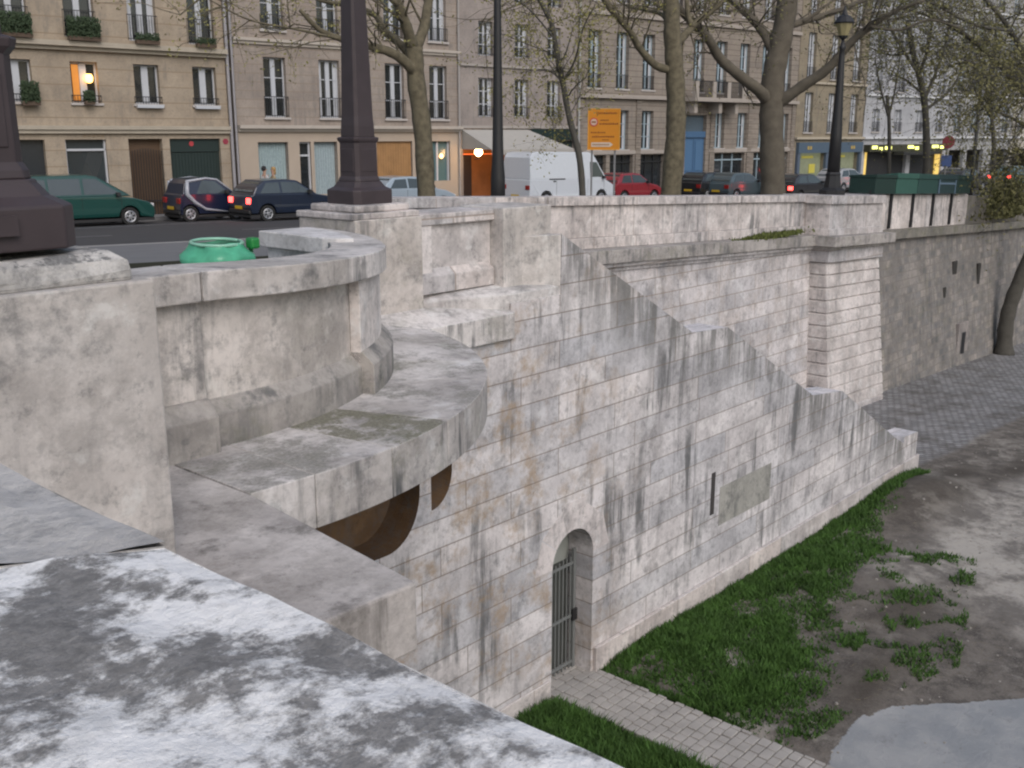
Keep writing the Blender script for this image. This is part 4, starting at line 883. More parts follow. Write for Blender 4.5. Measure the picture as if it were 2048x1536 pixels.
# --- building 4
def b4():
    S0 = 20.06; sh = lambda s: s-S0
    M4 = fstone('rusticated_stone', (.345,.30,.255), (.29,.25,.215), .31, .022, (.17,.14,.115), 107)
    B = building(S0, 40.4, 'grand grooved stone building with blue door behind the big plane trees', M4, 16); W = 20.34
    wins = [21.35,23.55,25.7,28.0,30.15,32.3,34.6,36.9,39.1]; H = []
    for c_ in wins: H += [(sh(c_-.5),sh(c_+.5),2.42,5.4),(sh(c_-.5),sh(c_+.5),6.9,9.3),(sh(c_-.5),sh(c_+.5),10.6,12.6)]
    for c_ in (21.4,23.65,25.75,27.9,31.0+1.35,34.65,36.9,39.1): H += [(sh(c_-.5),sh(c_+.5),-.85,1.28)]
    for a, b_ in ((20.6,22.4),(22.7,24.6),(25.1,27.3),(32.0,35.05),(36.0,38.0),(38.6,39.8)): H.append((sh(a),sh(b_),-3.6,-1.15))
    H.append((sh(29.15),sh(31.1),-3.6,1.1))
    wallmesh(W, -4.2, 15, H, depth=.35).build('wall', M4, B)
    tr = plain('tan_trim', (.37,.33,.295), .9, var=.15, nscale=3)
    part(B, 'cornice', tr, (0,sh(28.6),-.25,0,1.9,2.1),(sh(33.4),W,-.25,0,1.9,2.1)); part(B, 'cornice', tr, (0,W,-.15,0,6.2,6.4))
    part(B, 'cornice', tr, (sh(20.1),sh(28.9),-.06,0,-1.1,-.9),(sh(31.4),W,-.06,0,-1.1,-.9))
    for c_ in wins:
        window(B, sh(c_), 2.43, 1.0, 2.95, 3, BLUEW, rail=.75, stile=.12, depth=.25)
        window(B, sh(c_), 6.92, 1.0, 2.36, 2, WHITE, rail=.6, stile=.12, depth=.25); window(B, sh(c_), 10.62, 1.0, 1.96, 2, WHITE, rail=.6, stile=.12, depth=.25)
    for c_ in (21.4,23.65,25.75,27.9,32.35,34.65,36.9,39.1): window(B, sh(c_), -.84, 1.0, 2.1, 2, BLUEW, stile=.1, depth=.25)
    for a, b_ in ((20.6,22.4),(22.7,24.6),(25.1,27.3),(32.0,35.05),(36.0,38.0),(38.6,39.8)):
        part(B, 'shop_window', GLASS, (sh(a),sh(b_),.25,.3,-3.6,-1.15)); part(B, 'shop_frame', BLUEW if a > 30 else BLACK, *[(sh(a)+(b_-a)*i/3-.03,sh(a)+(b_-a)*i/3+.03,.18,.25,-3.6,-1.15) for i in range(1,3)], (sh(a),sh(b_),.18,.25,-1.6,-1.52))
    bl = plain('blue_door_paint', (.065,.14,.26), .5, var=.15)
    part(B, 'door', bl, (sh(29.15),sh(30.11),.15,.25,-3.6,-.2),(sh(30.14),sh(31.1),.15,.25,-3.6,-.2),(sh(29.1),sh(31.15),.05,.26,-.2,.15)); 
    part(B, 'door_panel', plain('blue_door_panel', (.075,.16,.29), .5), *[(sh(29.3+.99*i),sh(29.95+.99*i),.12,.15,z0,z1) for i in (0,1) for z0, z1 in ((-3.3,-2.3),(-2.15,-.4))])
    part(B, 'door_transom', plain('blue_glass', (.10,.14,.18), .15), (sh(29.15),sh(31.1),.25,.27,.15,1.1))
    part(B, 'balcony_slab', tr, (sh(28.6),sh(33.4),-1.1,0,1.85,2.08)); part(B, 'balcony_bracket', tr, *[(sh(x),sh(x)+.3,-.8,0,1.2,1.85) for x in (28.9,31.2,32.8)])
    mb = MB()
    for i in range(40): x = sh(28.65)+4.7*i/39; mb.box(x-.012,x+.012,-1.06,-1.03,2.08,2.95)
    mb.box(sh(28.6),sh(33.4),-1.08,-1.02,2.95,3.0); mb.build('balcony_railing', BLACK, B)
    part(B, 'balcony_post', tr, *[(sh(x),sh(x)+.32,-1.1,-.85,2.08,2.98) for x in (28.6,30.2,31.6,33.05)])
    # strong vertical chains
    for x in (20.1,24.75,28.65,31.45,35.2,39.9):
        mb = MB(); z = -3.6
        while z < 1.8: mb.box(sh(x)-.0,sh(x)+.42,-.07,-.0,z+.02,z+.29); z += .31
        mb.build('quoin', M4, B)
    mb = MB(); mb.tube([(0,-.1,-3.4),(0,-.1,14)], .06, 8); o = mb.build('downpipe', plain('zinc_pipe3', (.4,.4,.4), .5), B); o.location = (.08,0,0)
    roofs(B, W, 15, M4)
b4()
# --- buildings 5, 6, 7, 8
def generic(S0, S1, label, mat, rows, wsp, w, trim, fm=WHITE, shop=None, top=16, bars=2, seed=0, n=0):
    B = building(S0, S1, label, mat, top, n); W = S1-S0-.03; k = max(1, int(W/wsp)); H = []; cs = [W*(i+.5)/k for i in range(k)]
    for z, h in rows:
        for c_ in cs: H.append((c_-w/2, c_+w/2, z, z+h))
    if shop: H += [(a, b_, -3.9, -1.25) for a, b_ in shop]
    wallmesh(W, -4.4, top, H, depth=.3).build('wall', mat, B)
    for z, h in rows:
        for c_ in cs: window(B, c_, z+.01, w, h-.02, bars, fm, rail=.7, stile=.12, depth=.2)
    part(B, 'cornice', trim, (0,W,-.2,0,-.35,-.2)); 
    for z, h in rows[1::2]: part(B, 'cornice', trim, (0,W,-.15,0,z-.35,z-.22))
    roofs(B, W, top, mat); return B, W
M5 = fstone('tan_stone', (.33,.285,.21), (.275,.235,.175), .4, .012, (.24,.19,.14), 109)
TR5 = plain('tan_trim2', (.44,.39,.31), .9)
B5, W5 = generic(40.45, 48.9, 'tan building with the blue shop fascia behind the slender lamp', M5, [(.1,2.6),(3.6,2.9),(7.2,2.4),(10.4,2.2)], 2.6, .95, TR5, shop=[(.5,3.6),(4.1,7.9)])
part(B5, 'fascia', plain('blue_fascia', (.08,.12,.17), .4), (.2,8.2,-.25,-.01,-1.25,-.55)); part(B5, 'fascia_lettering', plain('gold_letters', (.45,.33,.10), .5), *[(x,x+.2,-.27,-.25,-1.02,-.8) for x in (1.2,1.5,6.6,6.9)])
part(B5, 'shop_front', plain('shop_blue', (.09,.12,.17), .4), (.2,.5,-.2,-.01,-3.9,-1.25),(3.6,4.1,-.2,-.01,-3.9,-1.25),(7.9,8.2,-.2,-.01,-3.9,-1.25),(.5,3.6,.0,.05,-3.9,-3.1),(4.1,7.9,.0,.05,-3.9,-3.1)); part(B5, 'shop_window', plain('lit_shop', (.12,.13,.10), .2, var=.6, nscale=3, emit=(.7,.75,.45), es=.12), (.5,3.6,.25,.28,-3.1,-1.25),(4.1,7.9,.25,.28,-3.1,-1.25))
part(B5, 'shop_goods', plain('goods', (.35,.30,.06), .5, emit=(.8,.7,.1), es=.15), (1.3,2.6,.18,.22,-1.6,-1.45),(5.3,6.6,.18,.22,-1.6,-1.45),(2.2,2.9,.18,.22,-2.6,-2.0))
M6 = fstone('white_render', (.50,.51,.54), (.42,.43,.46), 3, .01, (.4,.4,.42), 111, st=.2); TR6 = plain('white_trim', (.60,.61,.63), .9)
B6, W6 = generic(48.95, 61.5, 'white apartment building above the cafe with yellow lights', M6, [(.15,1.6),(3.0,1.7),(5.9,1.7),(8.7,1.7),(11.3,1.7)], 3.1, .95, TR6, shop=[(.4,6.4),(7.0,12.0)])
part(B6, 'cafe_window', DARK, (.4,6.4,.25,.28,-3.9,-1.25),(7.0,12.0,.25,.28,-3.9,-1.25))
yl = plain('yellow_light', (.8,.8,.2), .5, emit=(.95,.95,.25), es=1.6)
part(B6, 'cafe_fascia', plain('dark_fascia', (.05,.05,.03), .5), (.2,11.9,-.5,-.01,-1.25,-.75)); part(B6, 'light_strip', yl, *[(x,x+wd,-.53,-.5,z,z+.22) for x, wd, z in ((.5,.7,-1.05),(1.5,.4,-1.15),(2.3,.9,-1.1),(5.6,.9,-1.05),(6.7,.5,-1.15),(9.3,1.0,-1.05),(10.6,.5,-1.1))])
part(B6, 'cafe_glow', plain('cafe_bottles', (.4,.3,.1), .5, var=.7, nscale=4, emit=(1,.65,.15), es=.5), (.55,.9,.1,.2,-3.4,-1.3),(11.2,11.9,.1,.2,-3.2,-1.4)); part(B6, 'awning', plain('black_awning', (.03,.03,.03), .7), (3.6,9.2,-1.3,-.5,-1.5,-1.28))
M7 = fstone('pale_stone', (.44,.445,.45), (.37,.37,.375), .45, .01, (.35,.35,.34), 113, st=.2)
generic(61.55, 73, 'pale grey stone building near the right edge', M7, [(.1,2.2),(3.3,2.3),(6.6,2.2),(9.8,2.0),(12.6,1.8)], 2.6, 1.0, TR6, shop=[(.5,3.),(3.6,6.5),(8,11)], fm=BLUEW)
generic(73.05, 88, 'cream stone building at the far right end of the row', fstone('pale_cream', (.56,.53,.47), (.47,.44,.39), .45, .01, (.33,.3,.27), 115, st=.2), [(.1,2.2),(3.3,2.3),(6.6,2.2),(9.8,2.0),(12.6,1.8)], 2.6, 1.0, TR6, shop=[(.5,4.),(5,9)], fm=WHITE)
generic(88.05, 110, 'distant white building closing the row', M6, [(.1,2.2),(3.3,2.3),(6.6,2.2),(9.8,2.0),(12.6,1.8)], 2.8, 1.0, TR6, fm=WHITE)
generic(-30, -14.05, 'cream building beyond the left edge', fstone('cream2', (.52,.45,.36), (.44,.38,.3), .5, .015, (.25,.2,.15), 117), [(.6,2.),(3.45,2.2),(6.6,2.2),(9.6,2.)], 2.6, 1.0, TR5)
# ------------------------------------------------------------------ cars
TYRE = plain('tyre', (.02,.02,.02), .9); RIM = plain('alloy', (.42,.43,.46), .35, metal=.6); CGL = plain('car_glass', (.05,.065,.07), .05, spec=1., var=.1); RED = plain('tail_light', (.28,.015,.015), .3); REDL = plain('tail_light_lit', (.8,.03,.03), .3, emit=(1,.06,.05), es=5)
HEADM = plain('headlight', (.6,.6,.62), .15); YPL = plain('yellow_plate', (.65,.42,.03), .5); PLT = plain('black_trim', (.025,.025,.027), .6)
def car(name, label, s, n, L, W, H, belt, lower, upper, sidewins, screens, paint, wheels, wr=.31, tail=RED, cat='car', zoff=0, group='cars parked and driving along the quay road', twotone=None, plate=True, tumble=.16, lights=None):
    x, y = fac(s, n); z = gz(x, y)+.0+zoff
    sl = (gz(*fac(s+2, n))-gz(*fac(s-2, n)))/4
    C = empty(name, (x,y,z), FA, label=label, cat=cat, group=group); C.rotation_euler = (0, -math.atan(sl), FA)
    pm = plain('paint_'+name+str(len(bpy.data.materials)), paint, .28, var=.05, spec=.6, coat=.6)
    hw = lambda zz: W/2-(tumble*max(0, zz-belt)/(H-belt) if zz > belt else .05*max(0, (.45-zz)/.45))
    mb = MB()
    def shell(poly):
        m_ = len(poly); a = [(px,-hw(pz),pz) for px,pz in poly]; b_ = [(px,hw(pz),pz) for px,pz in poly]
        mb.faces(a+b_, [list(range(m_)), list(range(m_,2*m_))[::-1]]+[((k+1)%m_,k,m_+k,m_+(k+1)%m_) for k in range(m_)])
    low = []
    x0l, x1l = lower[0][0], lower[-1][0]
    bot = []
    for wx in sorted(wheels):
        r = wr+.05; bot += [(wx-r*math.cos(math.pi*i/10), max(.2, wr+r*math.sin(math.pi*i/10))) for i in range(11)]
    poly = lower[:]   # front-to-rear over the top as given: list from rear-bottom up over to front-bottom
    poly = poly+bot[::-1]
    shell(poly); 
    if upper: shell(upper)
    mb.build('body', [pm], C, bevel=.035)
    for wp in sidewins:
        for sg in (-1, 1): 
            mb = MB(); q = [(px, sg*(hw(pz)+.006), pz) for px, pz in wp]; mb.face(q if sg < 0 else q[::-1]); mb.build('window', CGL, C)
    for (ax, az), (bx, bz) in screens:
        d = Vector((bx-ax,0,bz-az)); nn = Vector((-d.z,0,d.x)).normalized()*.02
        if nn.z < 0: nn = -nn
        mb = MB(); i0, i1 = hw(az)-.1, hw(bz)-.1
        mb.faces([(ax+nn.x,-i0,az+nn.z),(ax+nn.x,i0,az+nn.z),(bx+nn.x,i1,bz+nn.z),(bx+nn.x,-i1,bz+nn.z)], [(0,1,2,3)]); mb.build('windscreen', CGL, C)
    for wx in wheels:
        for sg in (-1, 1):
            wo = empty('wheel', (0,0,0)); del_me = wo
            bpy.data.objects.remove(wo)
            mb = MB(); rr = [[(wx+r*math.cos(2*math.pi*k/24), sg*yy, wr+r*math.sin(2*math.pi*k/24)) for k in range(24)] for r, yy in ((wr*.6,W/2-.19),(wr-.015,W/2-.19),(wr,W/2-.16),(wr,W/2-.03),(wr-.02,W/2-.005),(wr*.64,W/2-.005))]
            mb.rings(rr); wt = mb.build('wheel', TYRE, C)
            mb = MB(); mb.rings([[(wx+r*math.cos(2*math.pi*k/20), sg*yy, wr+r*math.sin(2*math.pi*k/20)) for k in range(20)] for r, yy in ((wr*.64,W/2-.003),(wr*.58,W/2+.006),(wr*.5,W/2-.004),(wr*.2,W/2+.0),(wr*.15,W/2+.012))]); mb.build('rim', RIM, wt)
            mb = MB()
            for k in range(6):
                a = k*math.pi/3; ca, sa = math.cos(a+.26), math.sin(a+.26); mb.rings([[(wx+ca*wr*q+e*-sa, sg*yy, wr+sa*wr*q+e*ca) for e, yy in ((-.025,W/2+.004),(.025,W/2+.004),(.025,W/2+.007),(-.025,W/2+.007))] for q in (.24,.5)])
            mb.build('wheel_opening', PLT, wt)
    xr, xf = min(p[0] for p in lower), max(p[0] for p in lower)
    tz, fz = lights or (belt-.25, belt-.32)
    for sg in (-1, 1):
        mb = MB(); ya, yb = sorted((sg*(W/2-.03), sg*(W/2-.32))); mb.box(xr-.015,xr+.12,ya,yb,tz-.07,tz+.13); 
        mb.build('tail_light', tail, C, bevel=.02)
        mb = MB(); mb.box(xf-.22,xf-.02,ya,yb,fz-.06,fz+.06); mb.build('headlight', HEADM, C, bevel=.02)
        mb = MB(); mx_ = sidewins[-1][0][0] if sidewins else 0; ya, yb = sorted((sg*(W/2-.01), sg*(W/2+.17))); mxx = max(q[0] for wq in sidewins for q in wq)-.12; mb.box(mxx-.06,mxx+.06,ya,yb,belt+.0,belt+.14); mb.build('mirror', PLT, C, bevel=.02)
    mb = MB(); mb.box(xr+.02,xf-.02,-W/2+.06,W/2-.06,.16,.26); mb.build('underbody', PLT, C)
    mb = MB(); mb.box(xr-.03,xr+.1,-W/2+.08,W/2-.08,.28,.42); mb.build('bumper', PLT if twotone is None else plain('b2', twotone, .4), C, bevel=.03)
    if plate: mb = MB(); mb.box(xr-.045,xr-.031,-.26,.26,.44,.55); mb.build('number_plate', YPL, C)
    mb = MB()   # door seams and handles, on both sides
    seams = sorted({round(q[0], 2) for wq in sidewins for q in wq if abs(q[1]-min(p_[1] for p_ in wq)) < .02})
    for sx in seams[1:-1:2]+seams[-1:]:
        for sg in (-1, 1): mb.box(sx-.006,sx+.006,*sorted((sg*(hw(.6)-.01), sg*(hw(.6)+.003))),.32,belt-.02)
    mb.build('door_seam', PLT, C)
    return C
# minivan: nose to the right
mini_l = [(-2.2,.30),(-2.3,.45),(-2.28,.95),(-2.2,1.02),(.95,1.02),(1.6,.93),(2.12,.78),(2.28,.62),(2.3,.4),(2.25,.25)]
mini_u = [(-2.24,1.0),(-2.15,1.25),(-2.0,1.62),(-1.8,1.7),(.1,1.72),(.42,1.66),(1.5,1.0)]
sM = lane(190,-4.3)-.75
cmin = car('minivan', 'dark green minivan parked at the far kerb beside the left lamp post', sM, -4.3, 4.6, 1.8, 1.72, 1.0, mini_l, mini_u,
    [[(-2.1,1.08),(-1.25,1.08),(-1.25,1.58),(-1.9,1.58)],[(-1.17,1.08),(-.15,1.08),(-.15,1.6),(-1.17,1.6)],[(-.06,1.08),(1.15,1.08),(.38,1.58),(-.06,1.6)]], [((1.42,1.05),(.5,1.61))], (.006,.055,.047), (-1.4,1.42), cat='minivan')
# micro car
sm_l = [(-1.18,.3),(-1.25,.45),(-1.2,.95),(-1.1,1.0),(.75,.95),(1.1,.82),(1.25,.6),(1.25,.3)]
sm_u = [(-1.12,.98),(-1.02,1.35),(-.85,1.5),(-.2,1.55),(.2,1.5),(.85,.95)]
cs_ = car('micro_car', 'tiny two seat car in dark blue with silver frame behind the green minivan', lane(393,-4.3)+.15, -4.3, 2.5, 1.52, 1.55, .97, sm_l, sm_u,
    [[(-.62,1.0),(.62,1.0),(.14,1.42),(-.35,1.46)]], [((.78,1.0),(.28,1.46))], (.012,.018,.045), (-.88,.88), wr=.29, tumble=.14)
SIL = plain('silver_shell', (.38,.40,.45), .3, spec=.6)
for sg in (-1, 1):
    mb = MB()
    path = [(-.95,1.42),(-.2,1.53),(.22,1.48),(.85,.98)]; 
    mb.tube([(px, sg*(.76-.14*max(0,(pz-.97)/.58)), pz) for px, pz in path], [.06,.04,.035,.03], 8)
    mb.tube([(px, sg*.765, pz) for px, pz in [(-.95,1.42),(-.98,1.0),(-.7,.7),(-.3,.45),(.55,.33)]], [.06,.085,.07,.05,.03], 8)
    mb.build('silver_shell', SIL, cs_, smooth=True)
hb_l = [(-1.85,.3),(-1.92,.5),(-1.88,.9),(-1.75,.97),(.8,.95),(1.4,.86),(1.82,.7),(1.92,.5),(1.9,.28)]
hb_u = [(-1.8,.95),(-1.62,1.2),(-1.25,1.42),(-.4,1.46),(.1,1.42),(.95,.93)]
hb_w = [[(-1.5,.99),(-.65,.99),(-.65,1.36),(-1.2,1.34)],[(-.57,.99),(.72,.99),(.1,1.35),(-.57,1.38)]]; hb_s = [((.88,.99),(.2,1.38)),((-1.76,1.02),(-1.35,1.36))]
def hatch(label, s, n, col, k=1., name='hatchback_car', **kw):
    sc = lambda l: [(a*k, b_) for a, b_ in l]
    return car(name, label, s, n, 3.84*k, 1.68, 1.46, .95, sc(hb_l), sc(hb_u), [sc(q) for q in hb_w], [tuple((a*k, b_) for a, b_ in q) for q in hb_s], col, (-1.2*k,1.22*k), wr=.29, **kw)
hatch('dark blue hatchback with red tail lights on, driving past the two pedestrians', lane(535,-6.6)+.55, -6.6, (.012,.02,.042), .92, tail=REDL)
hatch('pale blue grey hatchback parked between the central lamp post and tree', lane(815,-4.3), -4.3, (.33,.40,.47))
# van
vl = [(-2.75,.32),(-2.8,.5),(-2.78,1.2),(-2.76,1.25),(2.0,1.25),(2.3,1.1),(2.72,.92),(2.82,.6),(2.8,.3)]
vu = [(-2.77,1.23),(-2.74,2.2),(-2.6,2.4),(-2.3,2.46),(1.0,2.46),(1.3,2.38),(2.2,1.2)]
svn = lane(1120,-4.6)
cv = car('delivery_van', 'white high roof delivery van parked in front of the cafe awning', svn, -4.6, 5.6, 1.95, 2.46, 1.23, vl, vu, [[(1.05,1.32),(2.0,1.32),(1.5,2.0),(1.05,2.02)]], [((2.12,1.3),(1.42,2.2))], (.62,.66,.72), (-1.75,1.85), wr=.34, cat='van', tumble=.1, lights=(.85,.85))
part(cv, 'rub_strip', PLT, (-1.6,-.6,-.985,-.972,1.22,1.27)); part(cv, 'door_seam', plain('seam_grey', (.3,.32,.35), .5), (-1.15,-1.135,-.984,-.97,.5,1.22),(.9,.915,-.984,-.97,.4,1.22)); part(cv, 'door_handle', PLT, (-1.35,-1.18,-.99,-.972,1.12,1.17))
hatch('small dark red hatchback parked in front of the white van', lane(1257,-4.3), -4.3, (.26,.02,.03), .92)
hatch('black hatchback with yellow plate parked left of the silver sedan', lane(1420,-4.3), -4.3, (.015,.016,.02), .9)
hatch('dark grey green car parked between the two large trees', lane(1466,-5.6)+.6, -5.6, (.07,.10,.115), 1.0)
hatch('dark car with glowing red tail lights driving away beside the slender lamp', lane(1607,-8), -8, (.03,.03,.035), 1.05, tail=REDL)
hatch('silver grey car parked right of the slender lamp', lane(1690,-4.3), -4.3, (.35,.36,.38), 1.0)
hatch('dark car with red tail lights right of the green boxes', lane(1930,-9), -9, (.05,.05,.055), 1.0, tail=REDL)
hatch('distant car with red tail lights at the right edge', lane(2030,-9), -9, (.10,.16,.16), 1.0, tail=REDL)
# ------------------------------------------------------------------ orange road sign
ps = at(1207,300,34.0); gs = gz(ps.x, ps.y)
sg_ = empty('road_sign', (ps.x,ps.y,gs), R(YAW-90), label='orange temporary road sign on posts above the white van roof', cat='sign')
OR = plain('orange_sign', (.72,.27,.012), .5, var=.04); INK = plain('sign_ink', (.30,.09,.01), .6); ww, z1 = 1.04, at(1207,217,34.0).z-gs; z0 = at(1207,300,34.0).z-gs
part(sg_, 'board', OR, (-ww/2,ww/2,-.02,.02,z0,z1)); part(sg_, 'post', plain('grey_post', (.25,.25,.26), .5), (-.4,-.34,.03,.08,0,z1-.1),(.34,.4,.03,.08,0,z1-.1))
part(sg_, 'frame', plain('orange_edge', (.8,.38,.05), .5), (-ww/2,ww/2,-.03,-.021,z1-.03,z1),(-ww/2,ww/2,-.03,-.021,z0,z0+.03),(-ww/2,-ww/2+.03,-.03,-.021,z0+.03,z1-.03),(ww/2-.03,ww/2,-.03,-.021,z0+.03,z1-.03))
mb = MB(); rr_s = random.Random(3)
for zz, xa, xb, hh_ in ((z1-.14,-.25,.38,.07),(z1-.36,-.12,.14,.045),(z1-.47,-.15,.40,.06),(z1-.74,-.42,.02,.05),(z1-.87,-.38,.30,.06),(z1-.97,-.05,.12,.035)):
    x = xa
    while x < xb: wv = rr_s.uniform(.02,.05); mb.box(x,x+wv,-.026,-.021,zz-hh_/2,zz+hh_/2*rr_s.uniform(.5,1)); x += wv+.016
mb.build('lettering', INK, sg_)
mb = MB(); mb.lathe([(.14,0),(.14,.008)], n=24); o = mb.build('red_roundel', plain('roundel_red', (.60,.10,.05), .5), sg_); o.location = (-.33,-.021,z1-.42); o.rotation_euler = (R(90),0,0)
mb = MB(); mb.lathe([(.10,0),(.10,.004)], n=24); o = mb.build('roundel_centre', plain('roundel_pale', (.70,.5,.4), .5), sg_); o.location = (-.33,-.029,z1-.42); o.rotation_euler = (R(90),0,0)
mb = MB(); mb.box(-.2,-.0,-.039,-.034,-.0,.0001) if 0 else None
mb.box(-.40,-.26,-.038,-.034,z1-.44,z1-.40); mb.build('roundel_bar', INK, sg_)
mb = MB(); zz = z0+.17; mb.faces([(-.40,-.027,zz-.07),(.20,-.027,zz-.07),(.30,-.027,zz),(.20,-.027,zz+.07),(-.40,-.027,zz+.07)], [(0,1,2,3,4)]); mb.build('white_arrow_panel', plain('panel_white', (.75,.62,.5), .5), sg_)
mb = MB(); x = -.36
while x < .18: mb.box(x,x+.025,-.031,-.0275,zz-.025,zz+.025); x += .042
mb.build('panel_lettering', INK, sg_)
# ------------------------------------------------------------------ round red sign
pr_ = at(1896,284,44); g_ = gz(pr_.x, pr_.y)
o_ = empty('round_sign', (pr_.x,pr_.y,g_), R(YAW-90), label='round dark red traffic sign on a grey pole near the right edge', cat='sign')
mb = MB(); mb.lathe([(.26,0),(.26,.02)], n=24); d = mb.build('disc', plain('sign_red', (.20,.02,.03), .5), o_); d.location = (0,-.04,pr_.z-g_); d.rotation_euler = (R(90),0,0)
part(o_, 'post', plain('sign_post', (.2,.2,.2), .5), (-.03,.03,0,.05,0,pr_.z-g_+.2)); part(o_, 'blue_plate', plain('sign_blue', (.04,.08,.22), .5), (-.22,.22,-.02,-.0,pr_.z-g_-1.0,pr_.z-g_-.55))
# ------------------------------------------------------------------ bookseller boxes on the far parapet
GR = [(.012,.035,.03),(.035,.105,.085),(.022,.065,.058),(.02,.045,.05),(.012,.035,.03)]
desc = ['darkest bookstall box nearest the slender lamp post with raised lid', 'pale green bookstall box, second from the lamp', 'mid green bookstall box in the middle of the row', 'green bookstall box with blue grey metal frame', 'dark green bookstall box at the right end of the row']
x = 29.75
for i in range(5):
    W_ = (1.55,1.75,1.75,1.7,1.45)[i]; z = ptop(x+W_/2)+.035
    E_ = empty('bookstall_box', (x+W_/2,12.6,z), 0, label=desc[i], cat='bookstall box', group='green bookstall boxes on the parapet'); E_.rotation_euler = (0, math.atan(.04), 0)
    g = plain('box_green%d' % i, GR[i], .45, var=.2)
    part(E_, 'box', g, (-W_/2+.02,W_/2-.02,-.35,.45,0,.46), bevel=.01)
    mb = MB(); mb.rings([[(xx,-.38,.46),(xx,.47,.46),(xx,.47,.52),(xx,-.38,.62 if i else .56)] for xx in (-W_/2+.0,W_/2-.0)]); mb.build('lid', g, E_, bevel=.01)
    if i == 3:
        part(E_, 'frame', plain('blue_frame', (.12,.18,.25), .5), (-W_/2+.05,-W_/2+.12,-.365,-.35,0,.46),(W_/2-.12,W_/2-.05,-.365,-.35,0,.46),(-W_/2+.12,W_/2-.12,-.365,-.35,.30,.36))
    sx = -W_/2
    mb = MB(); mb.box(sx+.0,sx+.06,-.24,-.19,-1.05,.1); mb.box(sx+.1,sx+.14,-.24,-.19,-1.05,.1); mb.build('support_bar', BLACK, E_)
    x += W_+.02
# ------------------------------------------------------------------ trees
def tree(label, limbs, bark, leafm, nleaf=9, twigs=40, seed=0, tl=(.8,2.0), droop=.0, group='trees along the quay', leafsize=.05, sub=4, name='plane_tree', spread=1., clus=.16, minr=.012, tips=None, side=8):
    r_ = random.Random(seed); base = Vector(limbs[0][0][0]); T = empty(name, base, label=label, cat='tree', group=group)
    wood = MB(); leaves = []
    def jit(s): return Vector((r_.gauss(0,s), r_.gauss(0,s), r_.gauss(0,s)))
    def smoothp(pts, n=4):
        P = [Vector(p) for p in pts]; out = []
        for i in range(len(P)-1):
            p0 = P[max(i-1,0)]; p1 = P[i]; p2 = P[i+1]; p3 = P[min(i+2,len(P)-1)]
            for k_ in range(n):
                t_ = k_/n; out.append(.5*((2*p1)+(-p0+p2)*t_+(2*p0-5*p1+4*p2-p3)*t_*t_+(-p0+3*p1-3*p2+p3)*t_**3))
        out.append(P[-1]); return out
    def twig(p, d, ln, r, depth):
        n = 4; pts = [p]; dd = d.normalized()
        for i in range(n):
            dd = (dd+jit(.22)+Vector((0,0,-droop+.05*(depth < 1)))).normalized(); pts.append(pts[-1]+dd*ln/n)
        rad = [r*(1-.7*i/n) for i in range(n+1)]
        wood.tube([q-base for q in pts], rad, 4 if r > .02 else 3)
        if depth == 0:
            for q in pts[1:]:
                for _ in range(nleaf): leaves.append((q+jit(clus)-base))
            return
        for k_ in range(sub):
            q = pts[r_.randint(1, n)]; nd = (dd+jit(.55)*spread).normalized(); twig(q, nd, ln*r_.uniform(.45,.75), r*.55, depth-1)
    for li, (pts, r0, r1) in enumerate(limbs):
        sp = smoothp(pts, 5); n = len(sp)
        if li == 0: rad = [r0*(1+.35*max(0,1-i/(n*.10)))+(r1-r0)*i/(n-1) for i in range(n)]
        else: rad = [r0+(r1-r0)*i/(n-1) for i in range(n)]
        rad = [q*(1+.05*math.sin(i*1.9+li)) for i, q in enumerate(rad)]
        wood.tube([p-base for p in sp], rad, side if r0 > .06 else 6)
        if li or tips == 'all':
            for i in range(int(twigs)):
                k_ = r_.randint(n//4, n-1); d = (sp[k_]-sp[max(k_-1,0)]).normalized(); q = sp[k_]
                nd = (d*.6+jit(.7)*spread+Vector((0,0,.1))).normalized(); twig(q, nd, r_.uniform(*tl), max(minr, rad[k_]*.3 if rad[k_] < .1 else .03), 1)
    wood.build('trunk', bark, T, smooth=True)
    mb = MB()
    for p in leaves:
        a = jit(1).normalized()*leafsize*r_.uniform(.5,1.1); b_ = jit(1).normalized()*leafsize*r_.uniform(.5,1.); mb.v += [tuple(p-a), tuple(p+b_), tuple(p+a), tuple(p-b_)]; i = len(mb.v)-4; mb.f.append([i,i+1,i+2,i+3]); mb.uv.append(None); mb.mi.append(0)
    if leaves: mb.build('crown', leafm, T)
    return T
def px(pts, D0, D1=None):
    D1 = D0 if D1 is None else D1; n = len(pts)
    return [at(x, y, D0+(D1-D0)*i/max(1,n-1)) for i, (x, y) in enumerate(pts)]
def foot(x, y, v): p = atv(x, y, v); return Vector((p.x, v, gz(p.x, v)+.12)), p.x*math.cos(_a)+v*math.sin(_a)
f1, D = foot(857,392,16.5)
tree('mottled plane tree with sturdy forking trunk right of the central lamp post', [([f1]+px([(853,390),(845,260),(832,160),(828,95)],D),.20,.19),
    (px([(832,150),(812,125),(782,105),(742,93),(690,80),(640,60),(600,20)],D,D-1.5),.13,.04),(px([(830,120),(800,88),(768,60),(750,30),(700,12),(640,0),(590,-30)],D,D+1.5),.10,.035),
    (px([(826,100),(815,60),(797,10),(770,-60),(740,-150)],D,D-1),.14,.06),(px([(829,100),(848,55),(858,0),(880,-80),(900,-180)],D,D+1.2),.13,.06),
    (px([(690,80),(600,60),(500,40),(420,0)],D-1,D-3),.03,.01),(px([(797,10),(700,-60),(560,-60),(430,-20),(360,30)],D-1,D-2),.06,.012)], BARK1, LEAF, seed=3, twigs=11, nleaf=3, sub=3, droop=.03, tl=(.7,1.7), clus=.12, leafsize=.035)
f2, D = foot(1340,386,16)
